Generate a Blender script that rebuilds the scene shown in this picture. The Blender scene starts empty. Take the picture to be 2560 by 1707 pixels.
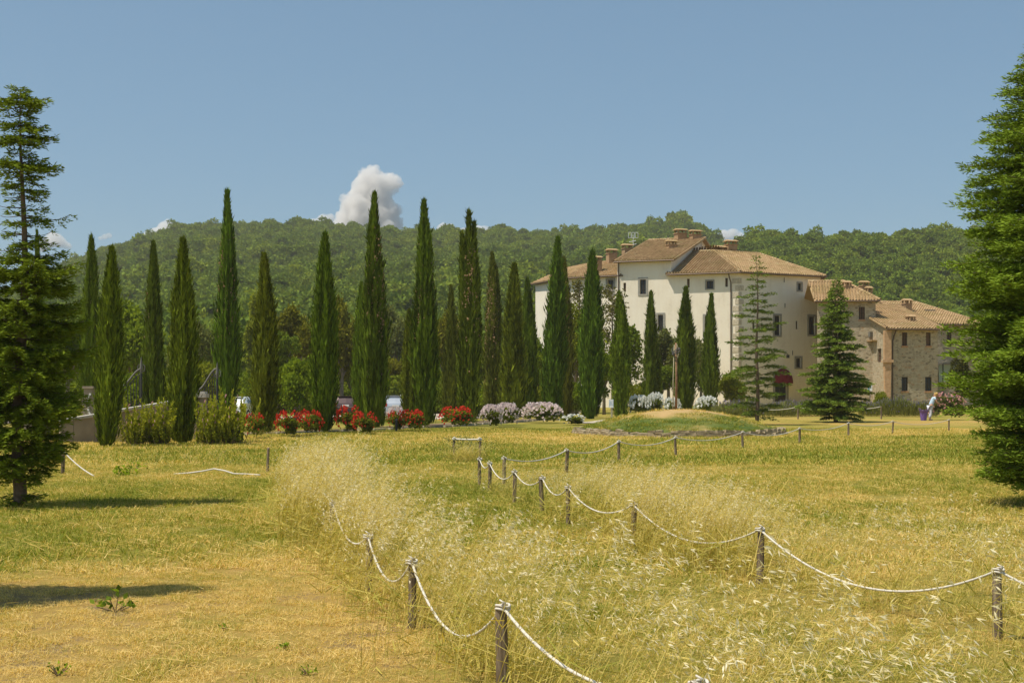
import bpy, math, random
import numpy as np
from mathutils import Vector, Matrix, Quaternion

random.seed(7)
RNG = np.random.default_rng(11)
scene = bpy.context.scene
COL = scene.collection

# ------------------------------------------------------------------ camera
F = 50.0 / 36.0 * 2560.0          # focal length in pixels of the photograph
CX, HY, CAMZ = 1280.0, 975.0, 1.8  # principal column, eye level row, eye height
cam_data = bpy.data.cameras.new("camera")
cam = bpy.data.objects.new("camera", cam_data)
COL.objects.link(cam)
cam.location = (0, 0, CAMZ)
cam.rotation_euler = (math.radians(90), 0, 0)
cam_data.lens = 50.0
cam_data.sensor_width = 36.0
cam_data.shift_y = (HY - 853.5) / 2560.0
cam_data.clip_start = 0.05
cam_data.clip_end = 20000.0
scene.camera = cam

# ------------------------------------------------------------------ light
SUN_EL = math.radians(64.0)
SUN_AZ = math.radians(24.0)       # shadows fall to the right and this much away from the camera
SKY_STRENGTH = 0.15
SUN_STRENGTH = 3.95
EXPOSURE = 0.42
world = bpy.data.worlds.new("World")
scene.world = world
world.use_nodes = True
wn = world.node_tree.nodes
wl = world.node_tree.links
wn.clear()
w_out = wn.new("ShaderNodeOutputWorld")
w_bg = wn.new("ShaderNodeBackground")
w_sky = wn.new("ShaderNodeTexSky")
w_sky.sky_type = 'NISHITA'
w_sky.sun_disc = False
w_sky.sun_elevation = SUN_EL
w_sky.sun_rotation = math.radians(250.0)
w_sky.altitude = 300.0
w_sky.air_density = 0.75
w_sky.dust_density = 1.6
w_sky.ozone_density = 1.6
w_bg.inputs["Strength"].default_value = SKY_STRENGTH
w_tint = wn.new("ShaderNodeMix"); w_tint.data_type = 'RGBA'; w_tint.blend_type = 'MULTIPLY'
w_tint.inputs[0].default_value = 1.0; w_tint.inputs[7].default_value = (.70, .97, 1.10, 1)
w_gam = wn.new("ShaderNodeGamma"); w_gam.inputs["Gamma"].default_value = .6
wl.new(w_sky.outputs["Color"], w_gam.inputs["Color"])
wl.new(w_gam.outputs["Color"], w_tint.inputs[6])
wl.new(w_tint.outputs[2], w_bg.inputs["Color"])
wl.new(w_bg.outputs["Background"], w_out.inputs["Surface"])

sun_data = bpy.data.lights.new("sun", 'SUN')
sun_data.energy = SUN_STRENGTH
sun_data.angle = math.radians(0.53)
sun_data.color = (1.0, 0.915, 0.77)
sun = bpy.data.objects.new("sun", sun_data)
COL.objects.link(sun)
sun_dir = Vector((math.cos(SUN_AZ) * math.cos(SUN_EL), math.sin(SUN_AZ) * math.cos(SUN_EL), -math.sin(SUN_EL)))
sun.rotation_euler = sun_dir.to_track_quat('-Z', 'Y').to_euler()
sun.location = (-60, -20, 90)

scene.view_settings.view_transform = 'Standard'
scene.view_settings.look = 'None'
scene.view_settings.gamma = 1.0
scene.view_settings.exposure = EXPOSURE
scene.view_settings.use_curve_mapping = False
scene.render.engine = 'CYCLES'
scene.cycles.max_bounces = 8
scene.cycles.diffuse_bounces = 3
scene.cycles.transmission_bounces = 4
scene.cycles.volume_bounces = 5
scene.cycles.use_denoising = True

# ------------------------------------------------------------------ helpers
def P(px, py, Y):
    """point at distance Y that the photograph shows at pixel (px, py)"""
    return ((px - CX) / F * Y, Y, CAMZ + (HY - py) / F * Y)

def GX(px, Y):
    return (px - CX) / F * Y

def GY(py):
    """distance of a point of the flat lawn seen at row py"""
    return F * CAMZ / (py - HY)

def smooth(x, a, b):
    t = np.clip((np.asarray(x, float) - a) / (b - a), 0, 1)
    return t * t * (3 - 2 * t)

def _hash(ix, iy, seed):
    h = (ix.astype(np.int64) * 374761393 + iy.astype(np.int64) * 668265263 + seed * 974634777) & 0x7fffffff
    h = ((h ^ (h >> 13)) * 1274126177) & 0x7fffffff
    return ((h ^ (h >> 16)) & 0xffff) / 65535.0

def vnoise(x, y, seed=0):
    x = np.asarray(x, float); y = np.asarray(y, float)
    ix = np.floor(x); iy = np.floor(y)
    fx = x - ix; fy = y - iy
    fx = fx * fx * (3 - 2 * fx); fy = fy * fy * (3 - 2 * fy)
    a = _hash(ix, iy, seed); b = _hash(ix + 1, iy, seed)
    c = _hash(ix, iy + 1, seed); d = _hash(ix + 1, iy + 1, seed)
    return (a * (1 - fx) + b * fx) * (1 - fy) + (c * (1 - fx) + d * fx) * fy

def fbm(x, y, seed=0, octaves=4):
    s = 0; a = 0.5; t = 0
    for k in range(octaves):
        s = s + a * vnoise(np.asarray(x) * 2 ** k + 17.3 * k, np.asarray(y) * 2 ** k + 9.1 * k, seed + k)
        t += a; a *= 0.5
    return s / t

def ground_z(x, y):
    x = np.asarray(x, float); y = np.asarray(y, float)
    z = -0.3 * smooth(y, 82, 108) * (1 - smooth(x, 3, 11))
    z = z + 0.25 * smooth(y, 105, 135) * smooth(x, 8, 16)
    z = z + 0.05 * (fbm(x * 0.35, y * 0.35, 5, 3) - 0.5) * (1 - smooth(y, 60, 120))
    return z

def gz(x, y):
    return float(ground_z(x, y))

def make_mesh(name, verts, faces, tint=None, mat_idx=None, smooth_shade=False):
    me = bpy.data.meshes.new(name)
    me.from_pydata([tuple(v) for v in verts], [], [tuple(f) for f in faces])
    if tint is not None:
        at = me.attributes.new("tint", 'FLOAT', 'FACE'); at.data.foreach_set("value", np.asarray(tint, np.float32))
    if mat_idx is not None:
        me.polygons.foreach_set("material_index", np.asarray(mat_idx, np.int32))
    if smooth_shade:
        me.polygons.foreach_set("use_smooth", np.ones(len(me.polygons), bool))
    me.update()
    return me

def quad_mesh(name, V, tint=None, mat_idx=None, extra=None):
    """V: (N,4,3) array of separate quads; extra = (verts, faces, mat) appended"""
    N = V.shape[0]
    verts = V.reshape(-1, 3)
    loops = np.arange(N * 4, dtype=np.int32)
    starts = np.arange(N, dtype=np.int32) * 4
    tints = np.asarray(tint if tint is not None else np.full(N, .5), np.float32)
    mi = np.asarray(mat_idx if mat_idx is not None else np.zeros(N), np.int32)
    if extra is not None:
        ev, ef, em = extra
        base = len(verts)
        verts = np.vstack([verts, np.asarray(ev, float)])
        ef = np.asarray(ef, np.int32)
        loops = np.concatenate([loops, (ef + base).ravel().astype(np.int32)])
        starts = np.concatenate([starts, N * 4 + np.arange(len(ef), dtype=np.int32) * 4])
        tints = np.concatenate([tints, np.full(len(ef), .4, np.float32)])
        mi = np.concatenate([mi, np.full(len(ef), em, np.int32)])
    me = bpy.data.meshes.new(name)
    me.vertices.add(len(verts)); me.vertices.foreach_set("co", verts.astype(np.float32).ravel())
    me.loops.add(len(loops)); me.loops.foreach_set("vertex_index", loops)
    me.polygons.add(len(starts)); me.polygons.foreach_set("loop_start", starts)
    me.polygons.foreach_set("material_index", mi)
    at = me.attributes.new("tint", 'FLOAT', 'FACE'); at.data.foreach_set("value", tints)
    me.update(calc_edges=True)
    return me

def leaves(c, a, w):
    """diamond leaf quads from base points, axis vectors and half width vectors"""
    return np.stack([c, c + .45 * a + w, c + a, c + .45 * a - w], axis=1)

def unit(v):
    n = np.linalg.norm(v, axis=-1, keepdims=True)
    return v / np.maximum(n, 1e-9)

def rand_dirs(n, rng):
    return unit(rng.normal(size=(n, 3)))

def obj(name, me, mats=None, parent=None, loc=None, rot=None, scale=None, color=None):
    o = bpy.data.objects.new(name, me)
    COL.objects.link(o)
    if mats is not None and me is not None and len(me.materials) == 0:
        for m in (mats if isinstance(mats, (list, tuple)) else [mats]):
            me.materials.append(m)
    if parent is not None: o.parent = parent
    if loc is not None: o.location = loc
    if rot is not None: o.rotation_euler = rot
    if scale is not None: o.scale = scale
    if color is not None: o.color = (*color, 1)
    return o

def empty(name, loc=(0, 0, 0), rotz=0.0, scale=None):
    o = bpy.data.objects.new(name, None)
    COL.objects.link(o)
    o.location = loc; o.rotation_euler = (0, 0, rotz)
    o.empty_display_size = 0.2
    if scale is not None: o.scale = scale
    return o

def tag(o, label=None, cat=None, group=None, kind=None):
    if label: o["label"] = label
    if cat: o["category"] = cat
    if group: o["group"] = group
    if kind: o["kind"] = kind
    return o

class MB:
    """collects simple shapes into one mesh"""
    def __init__(s):
        s.v = []; s.f = []; s.t = []
    def add(s, verts, faces, tint=.5):
        b = len(s.v)
        s.v += [tuple(v) for v in verts]
        s.f += [tuple(i + b for i in f) for f in faces]
        s.t += [tint] * len(faces)
    def box(s, c, size, rotz=0, tint=.5, ux=None, uy=None, uz=None):
        hx, hy, hz = size[0] / 2, size[1] / 2, size[2] / 2
        if ux is None:
            ux = Vector((math.cos(rotz), math.sin(rotz), 0)); uy = Vector((-math.sin(rotz), math.cos(rotz), 0)); uz = Vector((0, 0, 1))
        c = Vector(c); vs = []
        for k in (-1, 1):
            for j in (-1, 1):
                for i in (-1, 1):
                    vs.append(c + ux * hx * i + uy * hy * j + uz * hz * k)
        s.add(vs, [(0, 2, 3, 1), (4, 5, 7, 6), (0, 1, 5, 4), (2, 6, 7, 3), (0, 4, 6, 2), (1, 3, 7, 5)], tint)
    def tube(s, pts, rad, sides=8, caps=True, twist=0.0, lobes=0.0, tint=.5):
        pts = [Vector(p) for p in pts]
        n = len(pts)
        rad = rad if isinstance(rad, (list, tuple, np.ndarray)) else [rad] * n
        vs = []; up = None; L = 0
        for i, p in enumerate(pts):
            d = (pts[min(i + 1, n - 1)] - pts[max(i - 1, 0)])
            d = d.normalized() if d.length > 1e-9 else Vector((0, 0, 1))
            if up is None:
                up = Vector((0, 0, 1)) if abs(d.z) < .9 else Vector((1, 0, 0))
            a = d.cross(up)
            if a.length < 1e-6: a = d.cross(Vector((0, 1, 0)))
            a.normalize(); b = a.cross(d).normalized(); up = b
            if i: L += (p - pts[i - 1]).length
            for k in range(sides):
                th = 2 * math.pi * k / sides
                r = rad[i] * (1 + lobes * math.cos(3 * (th - twist * L)))
                vs.append(p + a * math.cos(th) * r + b * math.sin(th) * r)
        fs = []
        for i in range(n - 1):
            for k in range(sides):
                k2 = (k + 1) % sides
                fs.append((i * sides + k, i * sides + k2, (i + 1) * sides + k2, (i + 1) * sides + k))
        if caps:
            fs.append(tuple(range(sides - 1, -1, -1)))
            fs.append(tuple((n - 1) * sides + k for k in range(sides)))
        s.add(vs, fs, tint)
    def ball(s, c, r, seg=8, rings=6, tint=.5):
        vs = []; fs = []
        r = r if isinstance(r, (list, tuple)) else (r, r, r)
        for i in range(rings + 1):
            ph = math.pi * i / rings
            for k in range(seg):
                th = 2 * math.pi * k / seg
                vs.append((c[0] + r[0] * math.sin(ph) * math.cos(th), c[1] + r[1] * math.sin(ph) * math.sin(th), c[2] + r[2] * math.cos(ph)))
        for i in range(rings):
            for k in range(seg):
                k2 = (k + 1) % seg
                fs.append((i * seg + k, (i + 1) * seg + k, (i + 1) * seg + k2, i * seg + k2))
        s.add(vs, fs, tint)
    def mesh(s, name, smooth_shade=False):
        return make_mesh(name, s.v, s.f, s.t, None, smooth_shade)
    def build(s, name, mat, parent=None, smooth_shade=False, **kw):
        return obj(name, s.mesh(name, smooth_shade), mat, parent, **kw)

# ------------------------------------------------------------------ materials
def mat_new(name):
    m = bpy.data.materials.new(name); m.use_nodes = True
    nt = m.node_tree; nt.nodes.clear()
    out = nt.nodes.new("ShaderNodeOutputMaterial")
    return m, nt, out

def ramp(nt, fac, stops):
    r = nt.nodes.new("ShaderNodeValToRGB")
    e = r.color_ramp.elements
    while len(e) < len(stops): e.new(0.5)
    for el, (p, c) in zip(e, stops):
        el.position = p; el.color = (*c, 1)
    nt.links.new(fac, r.inputs["Fac"])
    return r.outputs["Color"]

def noise(nt, scale, detail=4, vec=None, rough=.55):
    n = nt.nodes.new("ShaderNodeTexNoise")
    n.inputs["Scale"].default_value = scale; n.inputs["Detail"].default_value = detail; n.inputs["Roughness"].default_value = rough
    if vec is not None: nt.links.new(vec, n.inputs["Vector"])
    return n.outputs["Fac"]

def coord(nt, which="Object"):
    return nt.nodes.new("ShaderNodeTexCoord").outputs[which]

def mathn(nt, op, a, b=None, clamp=False):
    m = nt.nodes.new("ShaderNodeMath"); m.operation = op; m.use_clamp = clamp
    for k, v in enumerate((a, b)):
        if v is None: continue
        if isinstance(v, (int, float)): m.inputs[k].default_value = v
        else: nt.links.new(v, m.inputs[k])
    return m.outputs[0]

def mixc(nt, fac, a, b, blend='MIX'):
    m = nt.nodes.new("ShaderNodeMix"); m.data_type = 'RGBA'; m.blend_type = blend
    for sock, v in ((m.inputs[0], fac), (m.inputs[6], a), (m.inputs[7], b)):
        if isinstance(v, (int, float)): sock.default_value = v
        elif isinstance(v, tuple): sock.default_value = (*v, 1)
        else: nt.links.new(v, sock)
    return m.outputs[2]

def attr(nt, name, kind='GEOMETRY', out="Fac"):
    a = nt.nodes.new("ShaderNodeAttribute"); a.attribute_name = name; a.attribute_type = kind
    return a.outputs[out]

def bump(nt, height, strength=.3, dist=.02):
    b = nt.nodes.new("ShaderNodeBump"); b.inputs["Strength"].default_value = strength; b.inputs["Distance"].default_value = dist
    nt.links.new(height, b.inputs["Height"])
    return b.outputs["Normal"]

def surf(nt, out, color, rough=.8, normal=None, metallic=0.0, spec=.3):
    p = nt.nodes.new("ShaderNodeBsdfPrincipled")
    if isinstance(color, tuple): p.inputs["Base Color"].default_value = (*color, 1)
    else: nt.links.new(color, p.inputs["Base Color"])
    p.inputs["Roughness"].default_value = rough
    p.inputs["Metallic"].default_value = metallic
    p.inputs["Specular IOR Level"].default_value = spec
    if normal is not None: nt.links.new(normal, p.inputs["Normal"])
    nt.links.new(p.outputs[0], out.inputs["Surface"])
    return p

def foliage_shader(nt, out, color, transl=.35, gloss=.0):
    d = nt.nodes.new("ShaderNodeBsdfDiffuse"); t = nt.nodes.new("ShaderNodeBsdfTranslucent")
    nt.links.new(color, d.inputs["Color"])
    warm = mixc(nt, 1.0, color, (1.25, 1.15, .45), 'MULTIPLY')
    nt.links.new(warm, t.inputs["Color"])
    m = nt.nodes.new("ShaderNodeMixShader"); m.inputs[0].default_value = transl
    nt.links.new(d.outputs[0], m.inputs[1]); nt.links.new(t.outputs[0], m.inputs[2])
    last = m.outputs[0]
    if gloss > 0:
        g = nt.nodes.new("ShaderNodeBsdfGlossy"); g.inputs["Roughness"].default_value = .45
        g.inputs["Color"].default_value = (.8, .85, .75, 1)
        m2 = nt.nodes.new("ShaderNodeMixShader"); m2.inputs[0].default_value = gloss
        nt.links.new(last, m2.inputs[1]); nt.links.new(g.outputs[0], m2.inputs[2]); last = m2.outputs[0]
    nt.links.new(last, out.inputs["Surface"])

M = {}
def leaf_material(name, base=None, transl=.35, spread=(.45, 1.5), warm=.25, gloss=.0, random_inst=0.0):
    """leaf colour = the object's own colour (or base), varied from leaf to leaf"""
    m, nt, out = mat_new(name)
    oi = nt.nodes.new("ShaderNodeObjectInfo")
    t = attr(nt, "tint")
    if base is None: col = oi.outputs["Color"]
    else:
        rgb = nt.nodes.new("ShaderNodeRGB"); rgb.outputs[0].default_value = (*base, 1); col = rgb.outputs[0]
    gain = ramp(nt, t, [(0, (spread[0],) * 3), (1, (spread[1],) * 3)])
    col = mixc(nt, 1.0, col, gain, 'MULTIPLY')
    yellow = mixc(nt, 1.0, col, (1.5, 1.15, .6), 'MULTIPLY')
    col = mixc(nt, mathn(nt, 'MULTIPLY', t, warm), col, yellow)
    if random_inst > 0:
        r = oi.outputs["Random"]
        col2 = mixc(nt, 1.0, col, ramp(nt, r, [(0, (.62, .72, .62)), (.35, (.9, .95, .9)), (.7, (1.05, 1.05, 1.0)), (1, (1.45, 1.3, 1.0))]), 'MULTIPLY')
        col = mixc(nt, random_inst, col, col2)
    foliage_shader(nt, out, col, transl, gloss)
    M[name] = m
    return m

leaf_material("cypress_leaf", None, .12, (.4, 1.7), .2)
leaf_material("needle", None, .12, (.4, 1.7), .15)
leaf_material("broad_leaf", None, .4, (.5, 1.5), .3)
leaf_material("forest_leaf", (.165, .228, .036), .3, (.72, 1.25), .12, 0, .8)
leaf_material("shrub_leaf", None, .4, (.45, 1.6), .35)

def simple(name, color, rough=.7, spec=.3, metallic=0.0, n_scale=None, n_amt=.25, bump_s=None, bump_d=.01, obj_color=False):
    m, nt, out = mat_new(name)
    col = color
    if n_scale:
        nz = noise(nt, n_scale, 5, coord(nt))
        lo = tuple(c * (1 - n_amt) for c in color); hi = tuple(min(1, c * (1 + n_amt)) for c in color)
        col = ramp(nt, nz, [(.3, lo), (.7, hi)])
    nrm = bump(nt, noise(nt, bump_s, 6, coord(nt)), .5, bump_d) if bump_s else None
    surf(nt, out, col, rough, nrm, metallic, spec)
    M[name] = m
    return m

simple("bark", (.16, .115, .08), .9, .1, 0, 14, .4, 30, .02)
simple("bark_grey", (.22, .19, .15), .9, .1, 0, 14, .4, 30, .02)
simple("twig", (.20, .14, .085), .9, .1, 0, 8, .3)
simple("cone_brown", (.30, .20, .095), .8, .1, 0, 20, .3)
simple("rope_white", (.62, .58, .50), .9, .1, 0, 60, .15, 160, .003)
simple("iron", (.035, .035, .037), .5, .5)
simple("iron_pale", (.14, .135, .12), .6, .3)
simple("wood_frame", (.035, .022, .014), .6, .3, 0, 12, .3)
simple("shutter_brown", (.13, .075, .045), .7, .2, 0, 10, .3)
simple("stone_grey", (.30, .285, .25), .85, .2, 0, 6, .2, 25, .01)
simple("stone_pale", (.52, .45, .34), .85, .2, 0, 7, .25, 25, .02)
simple("terracotta_sill", (.42, .24, .13), .85, .15, 0, 10, .2)
simple("copper_pipe", (.10, .065, .045), .55, .4, .3, 4, .2)
simple("white_metal", (.78, .79, .80), .4, .5)
simple("sign_white", (.80, .82, .84), .5, .4, 0, 5, .05)
simple("sign_blue", (.30, .47, .66), .5, .4)
simple("sign_teal", (.12, .42, .52), .5, .4)
simple("awning_red", (.16, .012, .022), .8, .1, 0, 6, .15)
simple("rubber", (.02, .02, .02), .8, .2)
simple("plastic_black", (.02, .02, .022), .5, .4)
simple("chrome", (.6, .6, .62), .25, .5, 1.0)
simple("tail_red", (.45, .02, .015), .25, .6)
simple("plate_white", (.75, .75, .72), .5, .3)
simple("skin", (.52, .30, .19), .6, .3)
simple("shirt", (.46, .60, .72), .9, .1, 0, 6, .08)
simple("trousers", (.62, .62, .68), .9, .1, 0, 6, .08)
simple("hair_blond", (.55, .36, .12), .7, .3, 0, 40, .3)
simple("shoe", (.30, .22, .18), .7, .2)
simple("basket_purple", (.17, .10, .34), .6, .3, 0, 8, .15)
simple("soil", (.20, .145, .085), .95, .05, 0, 3, .35, 18, .03)
simple("gravel_path", (.46, .40, .32), .95, .05, 0, 9, .25, 40, .02)
simple("kerb_stone", (.42, .36, .27), .9, .1, 0, 6, .2, 30, .01)
simple("render_wall", (.30, .25, .185), .9, .1, 0, 1.3, .25, 30, .01)
simple("cap_stone", (.45, .42, .37), .9, .1, 0, 4, .2, 30, .01)
simple("wire", (.08, .08, .085), .6, .3)
simple("pole_wood", (.25, .15, .085), .85, .15, 0, 9, .35, 30, .01)
simple("pale_cane", (.42, .38, .26), .85, .15, 0, 9, .3)
simple("glass_green", (.36, .44, .36), .15, .6)

def car_paint(name, color, metallic=.5):
    m, nt, out = mat_new(name)
    p = surf(nt, out, color, .35, None, metallic, .5)
    p.inputs["Coat Weight"].default_value = .8; p.inputs["Coat Roughness"].default_value = .06
    M[name] = m
car_paint("paint_dark", (.075, .045, .045)); car_paint("paint_silver", (.52, .56, .62)); car_paint("paint_white", (.78, .79, .80), 0)

def glass_dark(name, color=(.03, .035, .04), rough=.08):
    m, nt, out = mat_new(name)
    surf(nt, out, color, rough, None, 0, .35)
    M[name] = m
glass_dark("pane_dark", (.025, .03, .035)); glass_dark("car_glass", (.05, .075, .085), .12)

def stucco():
    m, nt, out = mat_new("stucco")
    c = coord(nt)
    n1 = noise(nt, .55, 5, c); n2 = noise(nt, 5, 4, c)
    mp = nt.nodes.new("ShaderNodeMapping"); mp.inputs["Scale"].default_value = (3.0, 3.0, .25); nt.links.new(c, mp.inputs["Vector"])
    n3 = noise(nt, 1.0, 5, mp.outputs[0])
    f = mathn(nt, 'ADD', mathn(nt, 'MULTIPLY', n1, .5), mathn(nt, 'ADD', mathn(nt, 'MULTIPLY', n2, .2), mathn(nt, 'MULTIPLY', n3, .3)))
    col = ramp(nt, f, [(.34, (.68, .60, .475)), (.46, (.80, .72, .59)), (.6, (.84, .77, .645))])
    surf(nt, out, col, .9, bump(nt, noise(nt, 9, 6, c), .25, .02), 0, .15)
    M["stucco"] = m
stucco()

def masonry():
    m, nt, out = mat_new("masonry")
    c = coord(nt)
    mp = nt.nodes.new("ShaderNodeMapping"); mp.inputs["Scale"].default_value = (3.2, 3.2, 5.6); nt.links.new(c, mp.inputs["Vector"])
    wob = nt.nodes.new("ShaderNodeTexNoise"); wob.inputs["Scale"].default_value = 1.6; nt.links.new(mp.outputs[0], wob.inputs["Vector"])
    vadd = nt.nodes.new("ShaderNodeVectorMath"); vadd.operation = 'ADD'
    nt.links.new(mp.outputs[0], vadd.inputs[0])
    vs = nt.nodes.new("ShaderNodeVectorMath"); vs.operation = 'SCALE'; vs.inputs[3].default_value = .55
    nt.links.new(wob.outputs["Color"], vs.inputs[0]); nt.links.new(vs.outputs[0], vadd.inputs[1])
    v = nt.nodes.new("ShaderNodeTexVoronoi"); v.feature = 'F1'; v.inputs["Scale"].default_value = 1.0; nt.links.new(vadd.outputs[0], v.inputs["Vector"])
    e = nt.nodes.new("ShaderNodeTexVoronoi"); e.feature = 'DISTANCE_TO_EDGE'; e.inputs["Scale"].default_value = 1.0; nt.links.new(vadd.outputs[0], e.inputs["Vector"])
    sep = nt.nodes.new("ShaderNodeSeparateColor"); nt.links.new(v.outputs["Color"], sep.inputs[0])
    stone = ramp(nt, sep.outputs[0], [(0, (.20, .165, .115)), (.12, (.30, .25, .175)), (.5, (.38, .32, .225)), (.8, (.45, .385, .28)), (1, (.36, .245, .145))])
    mort = ramp(nt, e.outputs["Distance"], [(.02, (0, 0, 0)), (.10, (1, 1, 1))])
    col = mixc(nt, mort, (.43, .365, .26), stone)
    holes = ramp(nt, noise(nt, 3.3, 3, c), [(.66, (1, 1, 1)), (.73, (.35, .3, .25))])
    col = mixc(nt, 1.0, col, holes, 'MULTIPLY')
    surf(nt, out, col, .95, bump(nt, e.outputs["Distance"], .7, .05), 0, .1)
    M["masonry"] = m
masonry()

def brick_mat(name, c1, c2, mortar, sc):
    m, nt, out = mat_new(name)
    c = coord(nt)
    mp = nt.nodes.new("ShaderNodeMapping"); mp.inputs["Rotation"].default_value = (math.radians(90), 0, 0); nt.links.new(c, mp.inputs["Vector"])
    b = nt.nodes.new("ShaderNodeTexBrick"); b.inputs["Scale"].default_value = sc
    b.inputs["Color1"].default_value = (*c1, 1); b.inputs["Color2"].default_value = (*c2, 1); b.inputs["Mortar"].default_value = (*mortar, 1)
    b.inputs["Mortar Size"].default_value = .015
    nt.links.new(mp.outputs[0], b.inputs["Vector"])
    nz = ramp(nt, noise(nt, 4, 4, c), [(.3, (.8, .8, .8)), (.7, (1.1, 1.1, 1.1))])
    surf(nt, out, mixc(nt, 1.0, b.outputs["Color"], nz, 'MULTIPLY'), .9, bump(nt, b.outputs["Fac"], -.3, .01), 0, .1)
    M[name] = m
brick_mat("chimney_brick", (.36, .215, .115), (.42, .27, .15), (.40, .32, .22), 2.4)
brick_mat("pilaster_brick", (.46, .27, .14), (.52, .33, .19), (.48, .38, .26), 2.2)

def tile_mat():
    m, nt, out = mat_new("roof_tile")
    t = attr(nt, "tint"); c = coord(nt)
    col = ramp(nt, t, [(0, (.25, .165, .085)), (.3, (.36, .24, .125)), (.6, (.42, .285, .155)), (.85, (.49, .355, .20)), (1, (.46, .37, .22))])
    lich = ramp(nt, noise(nt, .5, 4, c), [(.45, (1, 1, 1)), (.68, (.80, .84, .72))])
    col = mixc(nt, 1.0, col, lich, 'MULTIPLY')
    surf(nt, out, col, .9, bump(nt, noise(nt, 20, 4, c), .4, .01), 0, .1)
    M["roof_tile"] = m
tile_mat()

def weathered_post():
    m, nt, out = mat_new("post_wood")
    c = coord(nt)
    mp = nt.nodes.new("ShaderNodeMapping"); mp.inputs["Scale"].default_value = (40, 40, 4); nt.links.new(c, mp.inputs["Vector"])
    n = noise(nt, 1.0, 6, mp.outputs[0], .65)
    col = ramp(nt, n, [(.3, (.075, .052, .035)), (.5, (.20, .15, .10)), (.7, (.33, .265, .19))])
    surf(nt, out, col, .9, bump(nt, n, .8, .01), 0, .1)
    M["post_wood"] = m
weathered_post()

GREEN = (.165, .165, .030)
STRAW = (.46, .315, .088)
def lawn_materials():
    # soil and thatch sheet; the attribute 'dry' says how parched the turf is
    m, nt, out = mat_new("lawn_ground")
    c = coord(nt)
    dry = attr(nt, "dry")
    n1 = noise(nt, 2.3, 6, c, .65); n2 = noise(nt, 26, 5, c, .7); n3 = noise(nt, 140, 3, c, .7)
    f = mathn(nt, 'ADD', dry, mathn(nt, 'MULTIPLY', mathn(nt, 'SUBTRACT', n1, .5), .7))
    f = mathn(nt, 'ADD', f, mathn(nt, 'MULTIPLY', mathn(nt, 'SUBTRACT', n2, .5), .9), True)
    col = ramp(nt, f, [(0, (.17, .20, .034)), (.35, (.29, .275, .050)), (.65, (.41, .335, .082)), (.93, (.60, .392, .120)), (1, (.36, .26, .13))])
    dark = ramp(nt, n3, [(.3, (.45, .42, .36)), (.65, (1.15, 1.15, 1.15))])
    col = mixc(nt, 1.0, col, dark, 'MULTIPLY')
    hgt = mathn(nt, 'ADD', n3, n2)
    surf(nt, out, col, .95, bump(nt, hgt, .7, .04), 0, .05)
    M["lawn_ground"] = m
    # blades
    m, nt, out = mat_new("grass_blade")
    t = attr(nt, "tint"); dry = attr(nt, "dry", 'INSTANCER')
    f = mathn(nt, 'ADD', dry, mathn(nt, 'MULTIPLY', mathn(nt, 'SUBTRACT', t, .5), .95), True)
    col = ramp(nt, f, [(0, (.17, .22, .030)), (.3, (.30, .31, .050)), (.55, (.455, .405, .100)), (.8, (.67, .472, .138)), (1, (.80, .615, .25))])
    foliage_shader(nt, out, col, .3)
    M["grass_blade"] = m
    m, nt, out = mat_new("oat_stem")
    t = attr(nt, "tint")
    col = ramp(nt, t, [(0, (.27, .28, .050)), (.35, (.52, .44, .105)), (1, (.74, .59, .20))])
    foliage_shader(nt, out, col, .25)
    M["oat_stem"] = m
    m, nt, out = mat_new("oat_spikelet")
    t = attr(nt, "tint")
    col = ramp(nt, t, [(0, (.62, .52, .24)), (.5, (.80, .72, .46)), (1, (.92, .87, .70))])
    foliage_shader(nt, out, col, .35)
    M["oat_spikelet"] = m
lawn_materials()
simple("hill_soil", (.07, .085, .03), .95, .05, 0, .05, .3)
simple("mound_soil", (.42, .285, .125), .95, .05, 0, 2.2, .2, 12, .05)

# ================================================================== SETTING
def dryness(x, y):
    """0 = green turf, 1 = parched straw"""
    x = np.asarray(x, float); y = np.asarray(y, float)
    d = .47 + .75 * (fbm(x * .16 + 3, y * .16, 21, 4) - .5) + .55 * (fbm(x * .9, y * .55, 31, 3) - .5)
    d = d + .34 * smooth(-x, -0.6, 1.2) * (1 - smooth(y, 12.5, 17))              # scorched corner of the near lawn
    d = d - .26 * np.exp(-((x + .4 - .0 * y) / 1.5) ** 2 - ((y - 18) / 9) ** 2)           # mown lane between the rope lines
    d = d - .05 * np.exp(-((y - 24) / 4.0) ** 2) * smooth(-x, 1, 4)              # greener strip on the left
    d = d - .22 * np.exp(-((x - 5) / 3.5) ** 2 - ((y - 21) / 2.2) ** 2)
    d = d - .16 * np.exp(-((y - 38) / 5.0) ** 2)
    d = d + .30 * np.exp(-((y - 55 - .25 * x) / 5.0) ** 2)                       # pale band along the flower beds
    d = d + .22 * smooth(y, 66, 78) * smooth(x, 8, 14)
    d = d + .22 * np.exp(-((x - 6.2) / 1.6) ** 2 - ((y - 19.5) / 1.6) ** 2)      # needles under the cedar
    d = d + .18 * np.exp(-((x + 5.5) / 3) ** 2 - ((y - 21.5) / 2) ** 2)
    d = d + .25 * np.exp(-((x + 4.2) / 1.4) ** 2 - ((y - 12.2) / .7) ** 2)        # worn ground under the near spruce
    return np.clip(d, 0, 1)

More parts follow.
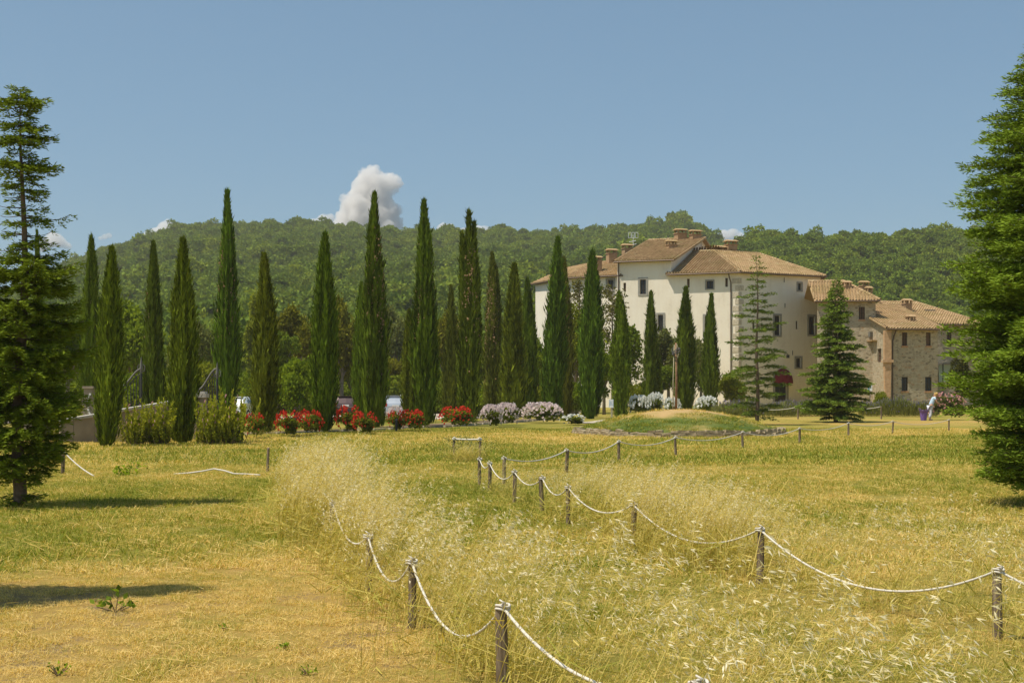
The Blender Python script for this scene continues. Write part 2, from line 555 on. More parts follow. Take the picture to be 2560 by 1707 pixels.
def build_ground():
    def axis(dense_a, dense_b, step, lo, hi, growth):
        xs = list(np.arange(dense_a, dense_b + 1e-6, step))
        s = step; x = dense_b
        while x < hi: s *= growth; x = min(hi, x + s); xs.append(x)
        s = step; x = dense_a
        while x > lo: s *= growth; x = max(lo, x - s); xs.insert(0, x)
        return np.array(xs)
    xs = axis(-30, 42, .4, -1700, 1700, 1.16)
    ys = axis(4, 90, .36, -250, 1700, 1.14)
    X, Y = np.meshgrid(xs, ys)
    Z = ground_z(X, Y)
    nx, ny = len(xs), len(ys)
    verts = np.stack([X, Y, Z], -1).reshape(-1, 3)
    i = np.arange(ny - 1)[:, None] * nx + np.arange(nx - 1)[None, :]
    faces = np.stack([i, i + 1, i + nx + 1, i + nx], -1).reshape(-1, 4).astype(np.int32)
    me = bpy.data.meshes.new("ground")
    me.vertices.add(len(verts)); me.vertices.foreach_set("co", verts.astype(np.float32).ravel())
    me.loops.add(faces.size); me.loops.foreach_set("vertex_index", faces.ravel())
    me.polygons.add(len(faces)); me.polygons.foreach_set("loop_start", np.arange(len(faces), dtype=np.int32) * 4)
    me.polygons.foreach_set("use_smooth", np.ones(len(faces), bool))
    at = me.attributes.new("dry", 'FLOAT', 'POINT'); at.data.foreach_set("value", dryness(verts[:, 0], verts[:, 1]).astype(np.float32))
    me.update(calc_edges=True)
    g = obj("ground", me, M["lawn_ground"])
    tag(g, "mown lawn of dry yellow and green grass running to the trees", "lawn", kind="structure")
build_ground()

# ---- wooded hills: ridge line as the photograph shows it
RIDGE_X = [-1400, -700, -300, 0, 100, 170, 250, 350, 430, 520, 620, 680, 760, 850, 950, 1100, 1230, 1350, 1450, 1560, 1640, 1700, 1745, 1785, 1815, 1850, 1920, 2000, 2100, 2200, 2400, 2560, 2900, 3600, 4500]
RIDGE_Y = [800, 800, 780, 735, 690, 655, 625, 594, 566, 560, 562, 553, 555, 566, 569, 571, 569, 576, 576, 565, 557, 556, 562, 590, 592, 577, 568, 568, 565, 560, 555, 550, 560, 640, 700]
def ridge_dist(px):
    return 880 - 300 * smooth(px, 1740, 1900)
def hill_z(x, y):
    px = CX + F * x / np.maximum(y, 1)
    R = ridge_dist(px)
    top = CAMZ + (HY - np.interp(px, RIDGE_X, RIDGE_Y)) / F * R - 8.0 - 1.6 * smooth(px, 1780, 1880)
    t = np.clip((y - 175) / (R - 175), 0, None)
    rise = np.where(t < 1, t ** 1.25, 1 - .5 * np.clip((t - 1) * 1.2, 0, 1.5))
    bumps = 14 * (fbm(x * .009, y * .009, 44, 3) - .5) * np.clip(t * 3, 0, 1) * np.clip((1 - t) * 3, 0, 1)
    return -1.5 + (top + 1.5) * np.maximum(rise, 0) + bumps

def build_hill():
    ys = np.concatenate([np.arange(170, 300, 10), np.arange(300, 960, 16), np.arange(970, 1300, 50)])
    pxs = np.arange(-1400, 4500, 55)
    PX, Y = np.meshgrid(pxs, ys)
    X = (PX - CX) / F * Y
    Z = hill_z(X, Y)
    nx, ny = len(pxs), len(ys)
    verts = np.stack([X, Y, Z], -1).reshape(-1, 3)
    faces = [(j * nx + i, j * nx + i + 1, (j + 1) * nx + i + 1, (j + 1) * nx + i) for j in range(ny - 1) for i in range(nx - 1)]
    h = obj("hill", make_mesh("hill", verts, faces, smooth_shade=True), M["hill_soil"])
    tag(h, "long wooded hill ridge behind the villa and cypresses", "hill", kind="structure")
build_hill()

# ---- scattering by geometry nodes (only for what nobody could count)
def scatter(name, pts, rots, scls, idx, sources, mats, attrs=None):
    kit = bpy.data.collections.new(name + "_kit")
    for i, me in enumerate(sources):
        if len(me.materials) == 0:
            for m in (mats if isinstance(mats, (list, tuple)) else [mats]): me.materials.append(m)
        kit.objects.link(bpy.data.objects.new(f"{name}_kit_{i:02d}", me))
    me = bpy.data.meshes.new(name)
    n = len(pts)
    me.vertices.add(n); me.vertices.foreach_set("co", np.asarray(pts, np.float32).ravel())
    a = me.attributes.new("s_rot", 'FLOAT_VECTOR', 'POINT'); a.data.foreach_set("vector", np.asarray(rots, np.float32).ravel())
    a = me.attributes.new("s_scl", 'FLOAT', 'POINT'); a.data.foreach_set("value", np.asarray(scls, np.float32))
    a = me.attributes.new("s_idx", 'INT', 'POINT'); a.data.foreach_set("value", np.asarray(idx, np.int32))
    for k, v in (attrs or {}).items():
        a = me.attributes.new(k, 'FLOAT', 'POINT'); a.data.foreach_set("value", np.asarray(v, np.float32))
    o = obj(name, me)
    ng = bpy.data.node_groups.new(name + "_nodes", 'GeometryNodeTree')
    ng.interface.new_socket("Geometry", in_out='INPUT', socket_type='NodeSocketGeometry')
    ng.interface.new_socket("Geometry", in_out='OUTPUT', socket_type='NodeSocketGeometry')
    N, L = ng.nodes, ng.links
    gi = N.new("NodeGroupInput"); go = N.new("NodeGroupOutput")
    iop = N.new("GeometryNodeInstanceOnPoints"); ci = N.new("GeometryNodeCollectionInfo")
    ci.inputs["Collection"].default_value = kit
    ci.inputs["Separate Children"].default_value = True
    ci.inputs["Reset Children"].default_value = True
    def named(nm, ty):
        na = N.new("GeometryNodeInputNamedAttribute"); na.data_type = ty; na.inputs["Name"].default_value = nm
        return na.outputs["Attribute"]
    L.new(gi.outputs[0], iop.inputs["Points"]); L.new(ci.outputs[0], iop.inputs["Instance"])
    iop.inputs["Pick Instance"].default_value = True
    L.new(named("s_idx", 'INT'), iop.inputs["Instance Index"])
    L.new(named("s_rot", 'FLOAT_VECTOR'), iop.inputs["Rotation"])
    L.new(named("s_scl", 'FLOAT'), iop.inputs["Scale"])
    L.new(iop.outputs[0], go.inputs[0])
    md = o.modifiers.new("scatter", 'NODES'); md.node_group = ng
    o["kind"] = "stuff"
    return o

def crown_quads(rng, n, radii, lobes, leaf, lobe_r=(.34, .55), flat=.0):
    """leaf quads on a cluster of lobes filling an ellipsoid of the given radii (centre at origin)"""
    u = rand_dirs(lobes, rng) * (rng.random((lobes, 1)) ** .45)
    u[0] = (0, 0, .35)
    cen = u * np.array(radii) * .68
    lr = rng.uniform(lobe_r[0], lobe_r[1], lobes)
    k = rng.integers(0, lobes, n)
    d = rand_dirs(n, rng)
    d[:, 2] = np.where(d[:, 2] < -.35, -d[:, 2] * .6, d[:, 2])
    d = unit(d)
    rr = lr[k] * rng.uniform(.62, 1.06, n) * (1 + .16 * np.sin(d[:, 0] * 7 + k) * np.sin(d[:, 1] * 6 + 2 * k))
    c = cen[k] + d * rr[:, None] * np.array(radii) * .85
    ax = unit(d * .5 + rand_dirs(n, rng) * .9 + np.array([0, 0, -flat]))
    sz = leaf * rng.uniform(.6, 1.4, n)[:, None]
    w = unit(np.cross(ax, rand_dirs(n, rng))) * sz * .38
    lobe_t = rng.uniform(.25, .75, lobes)
    tint = np.clip(lobe_t[k] + rng.normal(0, .16, n), 0, 1)
    return leaves(c, ax * sz, w), tint, cen

def build_forest():
    rng = np.random.default_rng(5)
    src = []
    for i in range(7):
        R = (rng.uniform(.85, 1.1), rng.uniform(.85, 1.1), rng.uniform(.85, 1.2))
        V, t, _ = crown_quads(rng, 1700, R, int(rng.integers(8, 14)), .17)
        V[:, :, 2] += .75
        src.append(quad_mesh(f"hill_crown_{i}", V, t))
    pts = []
    y = 185.0
    while y < 960:
        step = 3.4 + y * .0031
        half0, half1 = (-700 - CX) / F * y, (3100 - CX) / F * y
        n = int((half1 - half0) / step)
        x = np.linspace(half0, half1, n) + rng.normal(0, step * .42, n)
        yy = y + rng.normal(0, step * .38, n)
        px = CX + F * x / yy
        keep = yy < ridge_dist(px) + 14
        pts.append(np.stack([x, yy], -1)[keep])
        y += step * .95
    pts = np.vstack(pts)
    n = len(pts)
    z = hill_z(pts[:, 0], pts[:, 1])
    px = CX + F * pts[:, 0] / pts[:, 1]
    scl = rng.uniform(2.5, 6.2, n) * (.75 + .5 * fbm(pts[:, 0] * .02, pts[:, 1] * .02, 9, 3))
    tall = rng.random(n) < .03
    scl = np.where(tall, scl * 1.25, scl) * (1 - .2 * smooth(px, 1740, 1900))
    big = (np.abs(px - 1690) < 28) & (np.abs(pts[:, 1] - ridge_dist(px)) < 16)
    scl = np.where(big, scl * 1.6, scl)
    rot = np.zeros((n, 3)); rot[:, 2] = rng.uniform(0, 6.28, n)
    o = scatter("forest", np.column_stack([pts, z + .5]), rot, scl, rng.integers(0, len(src), n), src, M["forest_leaf"])
    tag(o, "dense green oak wood covering the hills behind", "forest", kind="stuff")
build_forest()

def build_undergrowth():
    rng = np.random.default_rng(6)
    src = []
    for i in range(5):
        V, t, _ = crown_quads(rng, 3200, (1.0, 1.0, .95), 16, .13)
        V[:, :, 2] += .7
        src.append(quad_mesh(f"thicket_{i}", V, t))
    n = 620
    y = rng.uniform(124, 180, n); px = rng.uniform(-260, 1420, n)
    x = (px - CX) / F * y
    keep = (x < 4) | (y > 162)
    x, y = x[keep], y[keep]; n = len(x)
    s = rng.uniform(1.3, 2.9, n) * (.8 + .35 * smooth(y, 120, 180))
    rot = np.zeros((n, 3)); rot[:, 2] = rng.uniform(0, 6.28, n)
    o = scatter("undergrowth", np.column_stack([x, y, ground_z(x, y) - .2]), rot, s, rng.integers(0, 5, n), src, M["thicket_leaf"])
    tag(o, "dense mixed green thicket filling the ground behind the cypresses", "undergrowth", kind="stuff")
leaf_material("thicket_leaf", (.165, .215, .026), .4, (.5, 1.5), .3, 0, 1.0)
build_undergrowth()

# ---- air: one closed box of thin even haze round the camera and everything up to the hills
def build_haze():
    b = MB(); b.box((0, 730, 80), (3600, 2100, 172))
    o = b.build("haze", None)
    m, nt, out = mat_new("haze_air")
    v = nt.nodes.new("ShaderNodeVolumePrincipled")
    v.inputs["Color"].default_value = (.95, .90, .86, 1)
    v.inputs["Density"].default_value = HAZE_DENSITY
    v.inputs["Anisotropy"].default_value = .2
    nt.links.new(v.outputs[0], out.inputs["Volume"])
    o.data.materials.append(m)
    tag(o, "thin pale blue summer haze in the air", "haze", kind="stuff")
HAZE_DENSITY = 0.00018
build_haze()

# ---- clouds standing beyond the hills
def cloud_material():
    m, nt, out = mat_new("cloud_vapour")
    v = nt.nodes.new("ShaderNodeVolumePrincipled")
    v.inputs["Color"].default_value = (1.0, .975, .955, 1)
    v.inputs["Density"].default_value = .036
    v.inputs["Anisotropy"].default_value = -.1
    nt.links.new(v.outputs[0], out.inputs["Volume"])
    M["cloud"] = m
cloud_material()
def cloud(balls, Y, label, voxel=9.0, puff=30.0, lift=24.0):
    """balls: (px, py, radius in pixels, depth offset in radii)"""
    s = Y / F
    b = MB()
    rr = random.Random(len(label))
    for (px, py, r, dy) in balls:
        x, y, z = P(px, py, Y + dy * r * s)
        b.ball((x, y, z), r * s, 14, 10)
        for k in range(9):
            v = Vector((rr.gauss(0, 1), rr.gauss(0, 1), rr.gauss(.3, 1))).normalized() * r * s * .92
            b.ball((x + v.x, y + v.y, z + v.z), r * s * rr.uniform(.22, .42), 10, 8)
    x0, y0, z0 = P(balls[0][0], balls[0][1], Y)
    o = b.build("cloud", M["cloud"])
    o.data.transform(Matrix.Translation((-x0, -y0, -z0))); o.location = (x0, y0, z0)
    rm = o.modifiers.new("union", 'REMESH'); rm.mode = 'VOXEL'; rm.voxel_size = voxel
    for sc, st in ((puff * 1.3, lift), (puff * .55, lift * .6), (puff * .28, lift * .35)):
        tx = bpy.data.textures.new("billow", 'CLOUDS'); tx.noise_scale = sc; tx.noise_depth = 2
        dm = o.modifiers.new("billow", 'DISPLACE'); dm.texture = tx; dm.strength = st; dm.mid_level = .5
        dm.texture_coords = 'LOCAL'
    tag(o, label, "cloud", "clouds low over the hills")
rngc = random.Random(3)
main = [(930, 440, 26, 0), (918, 455, 30, .3), (950, 462, 30, -.3), (975, 458, 24, 0), (990, 455, 18, .2), (905, 490, 34, 0), (940, 500, 42, .2),
        (880, 520, 32, 0), (915, 540, 46, -.2), (960, 535, 40, 0), (862, 545, 26, .2), (860, 575, 36, 0), (905, 590, 50, 0), (960, 590, 44, 0), (985, 560, 26, .3)]
cloud(main, 5200, "tall white cumulus cloud rising behind the hill", 5.0)
cloud([(135, 600, 20, 0), (118, 606, 16, .3), (153, 606, 14, 0), (170, 615, 10, 0), (105, 618, 14, 0)], 5400, "small pale cloud just right of the spruce trunk top", 7.0, 16, 8)
cloud([(412, 575, 22, 0), (432, 572, 16, 0), (390, 584, 16, .2), (370, 592, 14, 0), (355, 598, 10, 0)], 5600, "pale cloud touching the left shoulder of the hill", 7.0, 16, 8)
cloud([(262, 592, 8, 0), (274, 589, 7, 0), (250, 596, 6, 0)], 5600, "tiny pale cloud wisp between the two leftmost cypress tops", 5.0, 9, 4)
cloud([(805, 552, 15, 0), (825, 547, 13, 0), (785, 557, 12, 0), (770, 562, 10, 0)], 5400, "low pale cloud strip left of the tall cumulus", 6.0, 12, 6)
cloud([(1810, 590, 16, 0), (1830, 585, 14, 0), (1795, 596, 12, 0), (1850, 592, 12, 0)], 5600, "pale cloud in the dip between the two wooded ridges", 6.0, 14, 6)
cloud([(1105, 575, 16, 0), (1125, 570, 12, 0), (1195, 578, 16, 0), (1215, 577, 12, 0), (1160, 582, 14, 0)], 5600, "pale cloud behind the cypress with three tips", 6.0, 14, 6)

# ---- drive and path
def ribbon(name, pts, widths, z, mat, label, cat):
    vs = []
    for i, (x, y) in enumerate(pts):
        a = Vector(pts[max(i - 1, 0)]); b = Vector(pts[min(i + 1, len(pts) - 1)])
        d = (b - a).normalized(); n = Vector((-d.y, d.x)) * widths[i] / 2
        vs += [(x + n.x, y + n.y, gz(x, y) + z), (x - n.x, y - n.y, gz(x, y) + z)]
    fs = [(2 * i, 2 * i + 1, 2 * i + 3, 2 * i + 2) for i in range(len(pts) - 1)]
    o = obj(name, make_mesh(name, vs, fs), mat)
    tag(o, label, cat, kind="structure")
ribbon("driveway", [(-34, 72), (-26, 82), (-18, 93), (-13, 101), (-8, 110), (-1, 122), (6, 133)], [6, 6, 9, 15, 16, 14, 8], .05, M["gravel_path"], "pale gravel drive where the cars are parked", "driveway")
ribbon("path", [(4.0, 76.5), (5.2, 80), (6.2, 85), (7.4, 92), (9.5, 104), (14, 122)], [1.8, 1.5, 1.5, 1.5, 1.6, 1.8], .045, M["gravel_path"], "narrow pale path past the white sign post", "path")

# ---- planting bed under the roses with a stone kerb
BED = [(-13.2, 53.0), (-11.2, 57.2), (-9.1, 60.5), (-6.8, 64.5), (-4.6, 69.5), (-2.2, 76.5), (.2, 83.5), (2.6, 88.5)]
ribbon("planting_bed", BED, [2.6] * len(BED), .05, M["soil"], "dark soil bed under the rose bushes", "bed")
def bed_kerb():
    k = 0
    me = None
    root = empty("kerb")
    tag(root, "low pale stone kerb edging the rose bed", "kerb", kind="structure")
    for (a, b) in zip(BED[:-1], BED[1:]):
        a = Vector(a); b = Vector(b); d = (b - a); n = Vector((d.y, -d.x)).normalized() * 1.34
        m = max(2, int(d.length / .95))
        for i in range(m):
            p = a + d * ((i + .5) / m) + n
            if me is None:
                mb = MB(); mb.box((0, 0, .0), (.9, .14, .2)); me = mb.mesh("kerb_block"); me.materials.append(M["kerb_stone"])
            o = obj("kerb_block", me, None, root, (p.x, p.y, gz(p.x, p.y)), (0, 0, math.atan2(d.y, d.x) + random.uniform(-.02, .02)))
bed_kerb()

# ---- mound with its dry-stone edge
MC, MR = (6.95, 59.4), (4.3, 5.0)
def build_mound():
    vs = []; fs = []; nr, na = 16, 64; mi = []; dry = []
    for i in range(nr + 1):
        r = i / nr
        for k in range(na):
            th = 2 * math.pi * k / na
            x = MC[0] + MR[0] * .97 * r * math.cos(th); y = MC[1] + MR[1] * .97 * r * math.sin(th)
            h = .16 + .84 * max(0, 1 - r ** 1.9) ** 1.15 + .10 * (float(fbm(x * 1.1, y * 1.1, 77, 3)) - .5) * (1 - r)
            if i == nr: h = -.05
            vs.append((x, y, h)); dry.append(float(np.clip(1.28 - 1.25 * r + 1.1 * (fbm(x * .8, y * .8, 79, 3) - .5), 0, 1)))
    for i in range(nr):
        for k in range(na):
            k2 = (k + 1) % na
            fs.append((i * na + k, (i + 1) * na + k, (i + 1) * na + k2, i * na + k2))
    me = make_mesh("mound", vs, fs, smooth_shade=True)
    a = me.attributes.new("dry", 'FLOAT', 'POINT'); a.data.foreach_set("value", np.array(dry, np.float32))
    o = obj("mound", me, M["mound_mix"])
    tag(o, "low round earth mound with patchy grass", "mound", kind="structure")
    # stones
    root = empty("stone_edging", (MC[0], MC[1], 0))
    tag(root, "low dry-stone wall ringing the grassy mound", "stone wall")
    kinds = []
    for j in range(8):
        rr = random.Random(j)
        mb = MB(); sx, sy, sz = rr.uniform(.24, .5), .22, rr.uniform(.07, .105)
        vs = []
        for kz in (-1, 1):
            for (ax, ay) in ((-1, -.6), (-.6, -1), (.6, -1), (1, -.6), (1, 1), (-1, 1)):
                q = .92 if kz > 0 else 1
                vs.append((ax * sx / 2 * q * rr.uniform(.86, 1.05), ay * sy / 2 * rr.uniform(.8, 1.1), kz * sz / 2 * rr.uniform(.8, 1.1)))
        n = 6
        mb.add(vs, [tuple(range(n - 1, -1, -1)), tuple(range(n, 2 * n))] + [(i, (i + 1) % n, n + (i + 1) % n, n + i) for i in range(n)])
        me = mb.mesh("stone"); me.materials.append(M["edging_stone"]); kinds.append((me, sx))
    per = 2 * math.pi * math.sqrt((MR[0] ** 2 + MR[1] ** 2) / 2)
    for course, (z, off) in enumerate(((.04, 0), (.125, .5), (.20, .2))):
        s = off * .4
        while s < per - .2:
            me, sx = random.choice(kinds)
            L = sx * random.uniform(.95, 1.25)
            th = 2 * math.pi * (s + L / 2) / per
            rr = 1.0 + random.uniform(-.008, .012) - .012 * course
            x = MR[0] * rr * math.cos(th); y = MR[1] * rr * math.sin(th)
            tang = math.atan2(MR[1] * math.cos(th), -MR[0] * math.sin(th))
            s += L
            if course == 2 and random.random() < .35: continue
            back = math.sin(th) > .45
            if back: continue
            obj("stone", me, None, root, (x, y, z + random.uniform(-.012, .012)), (random.uniform(-.1, .1), random.uniform(-.12, .12), tang + math.pi + random.uniform(-.12, .12)),
                (L / sx, random.uniform(.9, 1.3), random.uniform(.85, 1.2)))
def mound_mat():
    m, nt, out = mat_new("mound_mix")
    c = coord(nt); d = attr(nt, "dry")
    f = mathn(nt, 'ADD', d, mathn(nt, 'MULTIPLY', mathn(nt, 'SUBTRACT', noise(nt, 5, 5, c, .7), .5), .8), True)
    col = ramp(nt, f, [(0, (.085, .125, .028)), (.4, (.16, .175, .045)), (.6, (.33, .255, .085)), (1, (.47, .32, .145))])
    surf(nt, out, col, .95, bump(nt, noise(nt, 22, 5, c, .7), .8, .05), 0, .05)
    M["mound_mix"] = m
mound_mat()
simple("edging_stone", (.34, .275, .175), .9, .1, 0, 5, .35, 14, .03)
build_mound()

# ================================================================== BUILDINGS
def wall_px(A, B, px, py):
    """(distance along wall A->B, height) of what the photograph shows at a pixel of that wall"""
    ax, ay = A; bx, by = B
    L = math.hypot(bx - ax, by - ay); ux, uy = (bx - ax) / L, (by - ay) / L
    k = (px - CX) / F
    # (ax + u ux) = k (ay + u uy)
    u = (k * ay - ax) / (ux - k * uy)
    Y = ay + u * uy
    return u, CAMZ + (HY - py) / F * Y

def wall(parent, name, A, B, z0, z1, mat, holes=(), depth=.24):
    ax, ay = A; bx, by = B
    L = math.hypot(bx - ax, by - ay); ux, uy = (bx - ax) / L, (by - ay) / L
    nx, ny = uy, -ux
    us = sorted({0, L, *[h[0] for h in holes], *[h[1] for h in holes]})
    zs = sorted({z0, z1, *[h[2] for h in holes], *[h[3] for h in holes]})
    b = MB()
    def pt(u, z, d=0): return (ax + ux * u - nx * d, ay + uy * u - ny * d, z)
    for i in range(len(us) - 1):
        for j in range(len(zs) - 1):
            um, zm = (us[i] + us[i + 1]) / 2, (zs[j] + zs[j + 1]) / 2
            if any(h[0] < um < h[1] and h[2] < zm < h[3] for h in holes): continue
            b.add([pt(us[i], zs[j]), pt(us[i + 1], zs[j]), pt(us[i + 1], zs[j + 1]), pt(us[i], zs[j + 1])], [(0, 1, 2, 3)])
    for (u0, u1, a, c) in holes:
        for (p, q) in (((u0, a), (u1, a)), ((u1, a), (u1, c)), ((u1, c), (u0, c)), ((u0, c), (u0, a))):
            b.add([pt(*p), pt(*q), pt(*q, depth), pt(*p, depth)], [(0, 1, 2, 3)])
        b.add([pt(u0, a, depth), pt(u1, a, depth), pt(u1, c, depth), pt(u0, c, depth)], [(0, 1, 2, 3)])
    return b.build(name, mat, parent)

def window(parent, A, B, hole, style="glazed", surround=.0, sill=False, cross=1):
    """frame, panes, stone surround and sill set in a wall opening"""
    ax, ay = A; bx, by = B
    L = math.hypot(bx - ax, by - ay)
    ux = Vector(((bx - ax) / L, (by - ay) / L, 0)); nrm = Vector((ux.y, -ux.x, 0)); uz = Vector((0, 0, 1))
    u0, u1, z0, z1 = hole; w, h = u1 - u0, z1 - z0
    o0 = Vector((ax, ay, 0)) + ux * u0 + uz * z0
    def bx_(b, ua, ub, za, zb, da, db):
        c = o0 + ux * (ua + ub) / 2 + uz * (za + zb) / 2 + nrm * (da + db) / 2
        b.box(c, (ub - ua, abs(db - da), zb - za), ux=ux, uy=-nrm, uz=uz)
    fr = MB(); t = .07 if w > .5 else .045; e = .004
    da, db = -.2, -.13
    bx_(fr, e, t, e, h - e, da, db); bx_(fr, w - t, w - e, e, h - e, da, db); bx_(fr, t, w - t, e, t, da, db); bx_(fr, t, w - t, h - t, h - e, da, db)
    if w > .5:
        bx_(fr, w / 2 - .04, w / 2 + .04, t, h - t, da, db - .005)
        for c in range(cross):
            zc = h * (c + 1) / (cross + 1)
            bx_(fr, t, w / 2 - .04, zc - .02, zc + .02, da, db - .01); bx_(fr, w / 2 + .04, w - t, zc - .02, zc + .02, da, db - .01)
    win = fr.build("window", M["wood_frame"], parent)
    halves = ((t, w / 2 - .04), (w / 2 + .04, w - t)) if w > .5 else ((t, w - t),)
    rows = cross + 1 if w > .5 else 1
    for (ua, ub) in halves:
        for r in range(rows):
            pb = MB(); bx_(pb, ua, ub, t + (h - 2 * t) * r / rows, t + (h - 2 * t) * (r + 1) / rows, -.185, -.175)
            pb.build("pane", M["pane_dark"] if style == "glazed" else M["shutter_brown"], win)
    if surround:
        s = surround; sb = MB(); p0, p1 = -.02, .05
        bx_(sb, -s, 0, -s * (.9 if not sill else 0), h + s, p0, p1); bx_(sb, w, w + s, -s * (.9 if not sill else 0), h + s, p0, p1)
        bx_(sb, 0, w, h, h + s, p0, p1)
        if not sill: bx_(sb, 0, w, -s * .9, 0, p0, p1)
        sb.build("surround", M["stone_grey"], win)
    if sill:
        sb = MB(); bx_(sb, -.06, w + .06, -.12, .03, -.1, .07); sb.build("sill", M["terracotta_sill"], win)
    return win

def roof(parent, polys, ridges=(), name="roof", pitch_u=.28, course=.44):
    slab = MB()
    for poly in polys:
        n = len(poly); pts = [Vector(p) for p in poly]
        vs = pts + [p - Vector((0, 0, .14)) for p in pts]
        slab.add(vs, [tuple(range(n)), tuple(range(2 * n - 1, n - 1, -1))] + [(i, n + i, n + (i + 1) % n, (i + 1) % n) for i in range(n)])
    ro = slab.build(name, M["roof_tile"], parent)
    vs = []; fs = []; ts = []
    for poly in polys:
        pts = [Vector(p) for p in poly]
        a, b = pts[0], pts[1]
        u = (b - a).normalized(); nrm = Vector((0, 0, 0))
        for i in range(1, len(pts) - 1): nrm += (pts[i] - a).cross(pts[i + 1] - a)
        nrm.normalize()
        if nrm.z < 0: nrm = -nrm
        v = nrm.cross(u)
        uv = [((p - a).dot(u), (p - a).dot(v)) for p in pts]
        umin, umax = min(p[0] for p in uv), max(p[0] for p in uv)
        m = int((umax - umin) / pitch_u)
        for i in range(m):
            uc = umin + (i + .5) * pitch_u
            cr = []
            for (p, q) in zip(uv, uv[1:] + uv[:1]):
                if (p[0] - uc) * (q[0] - uc) < 0:
                    cr.append(p[1] + (q[1] - p[1]) * (uc - p[0]) / (q[0] - p[0]))
            if len(cr) < 2: continue
            v0, v1 = min(cr), max(cr)
            vv = v0 - .06; jit = random.uniform(-.02, .02)
            while vv < v1 - .05:
                ve = min(vv + course * 1.08, v1 + .02)
                base = len(vs); r0, r1 = pitch_u * .40, pitch_u * .33
                for (v_, r_, up) in ((vv, r0, .035), (ve, r1, .0)):
                    for ang in (0, 50, 90, 130, 180):
                        th = math.radians(ang)
                        vs.append(a + u * (uc + jit + math.cos(th) * r_) + v * v_ + nrm * (math.sin(th) * r_ * 1.15 + up + .004))
                for k in range(4):
                    fs.append((base + k, base + k + 1, base + 6 + k, base + 5 + k))
                fs.append((base, base + 1, base + 2, base + 3, base + 4))
                ts += [min(1, max(0, random.gauss(.5, .17)))] * 5
                vv += course
    for (p, q) in ridges:
        p, q = Vector(p), Vector(q); d = q - p; k = max(2, int(d.length / .42))
        side = d.cross(Vector((0, 0, 1))).normalized(); up = side.cross(d).normalized()
        for i in range(k):
            s0 = p + d * (i / k); s1 = p + d * ((i + 1.1) / k)
            base = len(vs)
            for (s_, r_, lift) in ((s0, .15, .05), (s1, .13, .02)):
                for ang in (0, 45, 90, 135, 180):
                    th = math.radians(ang)
                    vs.append(s_ + side * math.cos(th) * r_ + up * (math.sin(th) * r_ + lift))
            for kk in range(4): fs.append((base + kk, base + kk + 1, base + 6 + kk, base + 5 + kk))
            ts += [min(1, max(0, random.gauss(.62, .2)))] * 4
    tl = obj("roof_tiles", make_mesh("roof_tiles", vs, fs, ts), M["roof_tile"], ro)
    tl["kind"] = "stuff"
    return ro

def chimney(parent, px, ytop, ybot, Y, wpx, d=None, rot=.35):
    s = Y / F
    x, y, zt = P(px, ytop, Y); zb = P(px, ybot, Y)[2] - .9
    w = wpx * s; d = d or w * .85
    b = MB(); b.box((x, y, (zb + zt - .5) / 2), (w, d, zt - .5 - zb), rot)
    b.box((x, y, zt - .53), (w * 1.16, d * 1.16, .08), rot)
    ch = b.build("chimney", M["chimney_brick"], parent)
    c = MB()
    for (i, j) in ((-1, -1), (1, -1), (1, 1), (-1, 1)):
        cx = i * w * .4; cy = j * d * .4
        c.box((x + cx * math.cos(rot) - cy * math.sin(rot), y + cx * math.sin(rot) + cy * math.cos(rot), zt - .34), (.14, .14, .34), rot)
    ux = Vector((math.cos(rot), math.sin(rot), 0)); uy = Vector((-math.sin(rot), math.cos(rot), 0)); o = Vector((x, y, zt - .17))
    hw, hd = w * .64, d * .7
    vs = [o + ux * -hw + uy * -hd, o + ux * hw + uy * -hd, o + ux * hw + uy * hd, o + ux * -hw + uy * hd,
          o + ux * -hw * .9 + Vector((0, 0, .19)), o + ux * hw * .9 + Vector((0, 0, .19))]
    c.add(vs, [(0, 1, 5, 4), (2, 3, 4, 5), (1, 2, 5), (3, 0, 4), (3, 2, 1, 0)], .6)
    c.build("chimney_cap", M["roof_tile"], ch)
    return ch

def gutter(parent, pts, r=.075):
    b = MB(); b.tube(pts, r, 6); return b.build("gutter", M["copper_pipe"], parent)
def downpipe(parent, pts, r=.06):
    b = MB(); b.tube(pts, r, 8); return b.build("downpipe", M["copper_pipe"], parent)
def panel(parent, name, pts, mat):
    return obj(name, make_mesh(name, pts, [tuple(range(len(pts)))]), mat, parent)

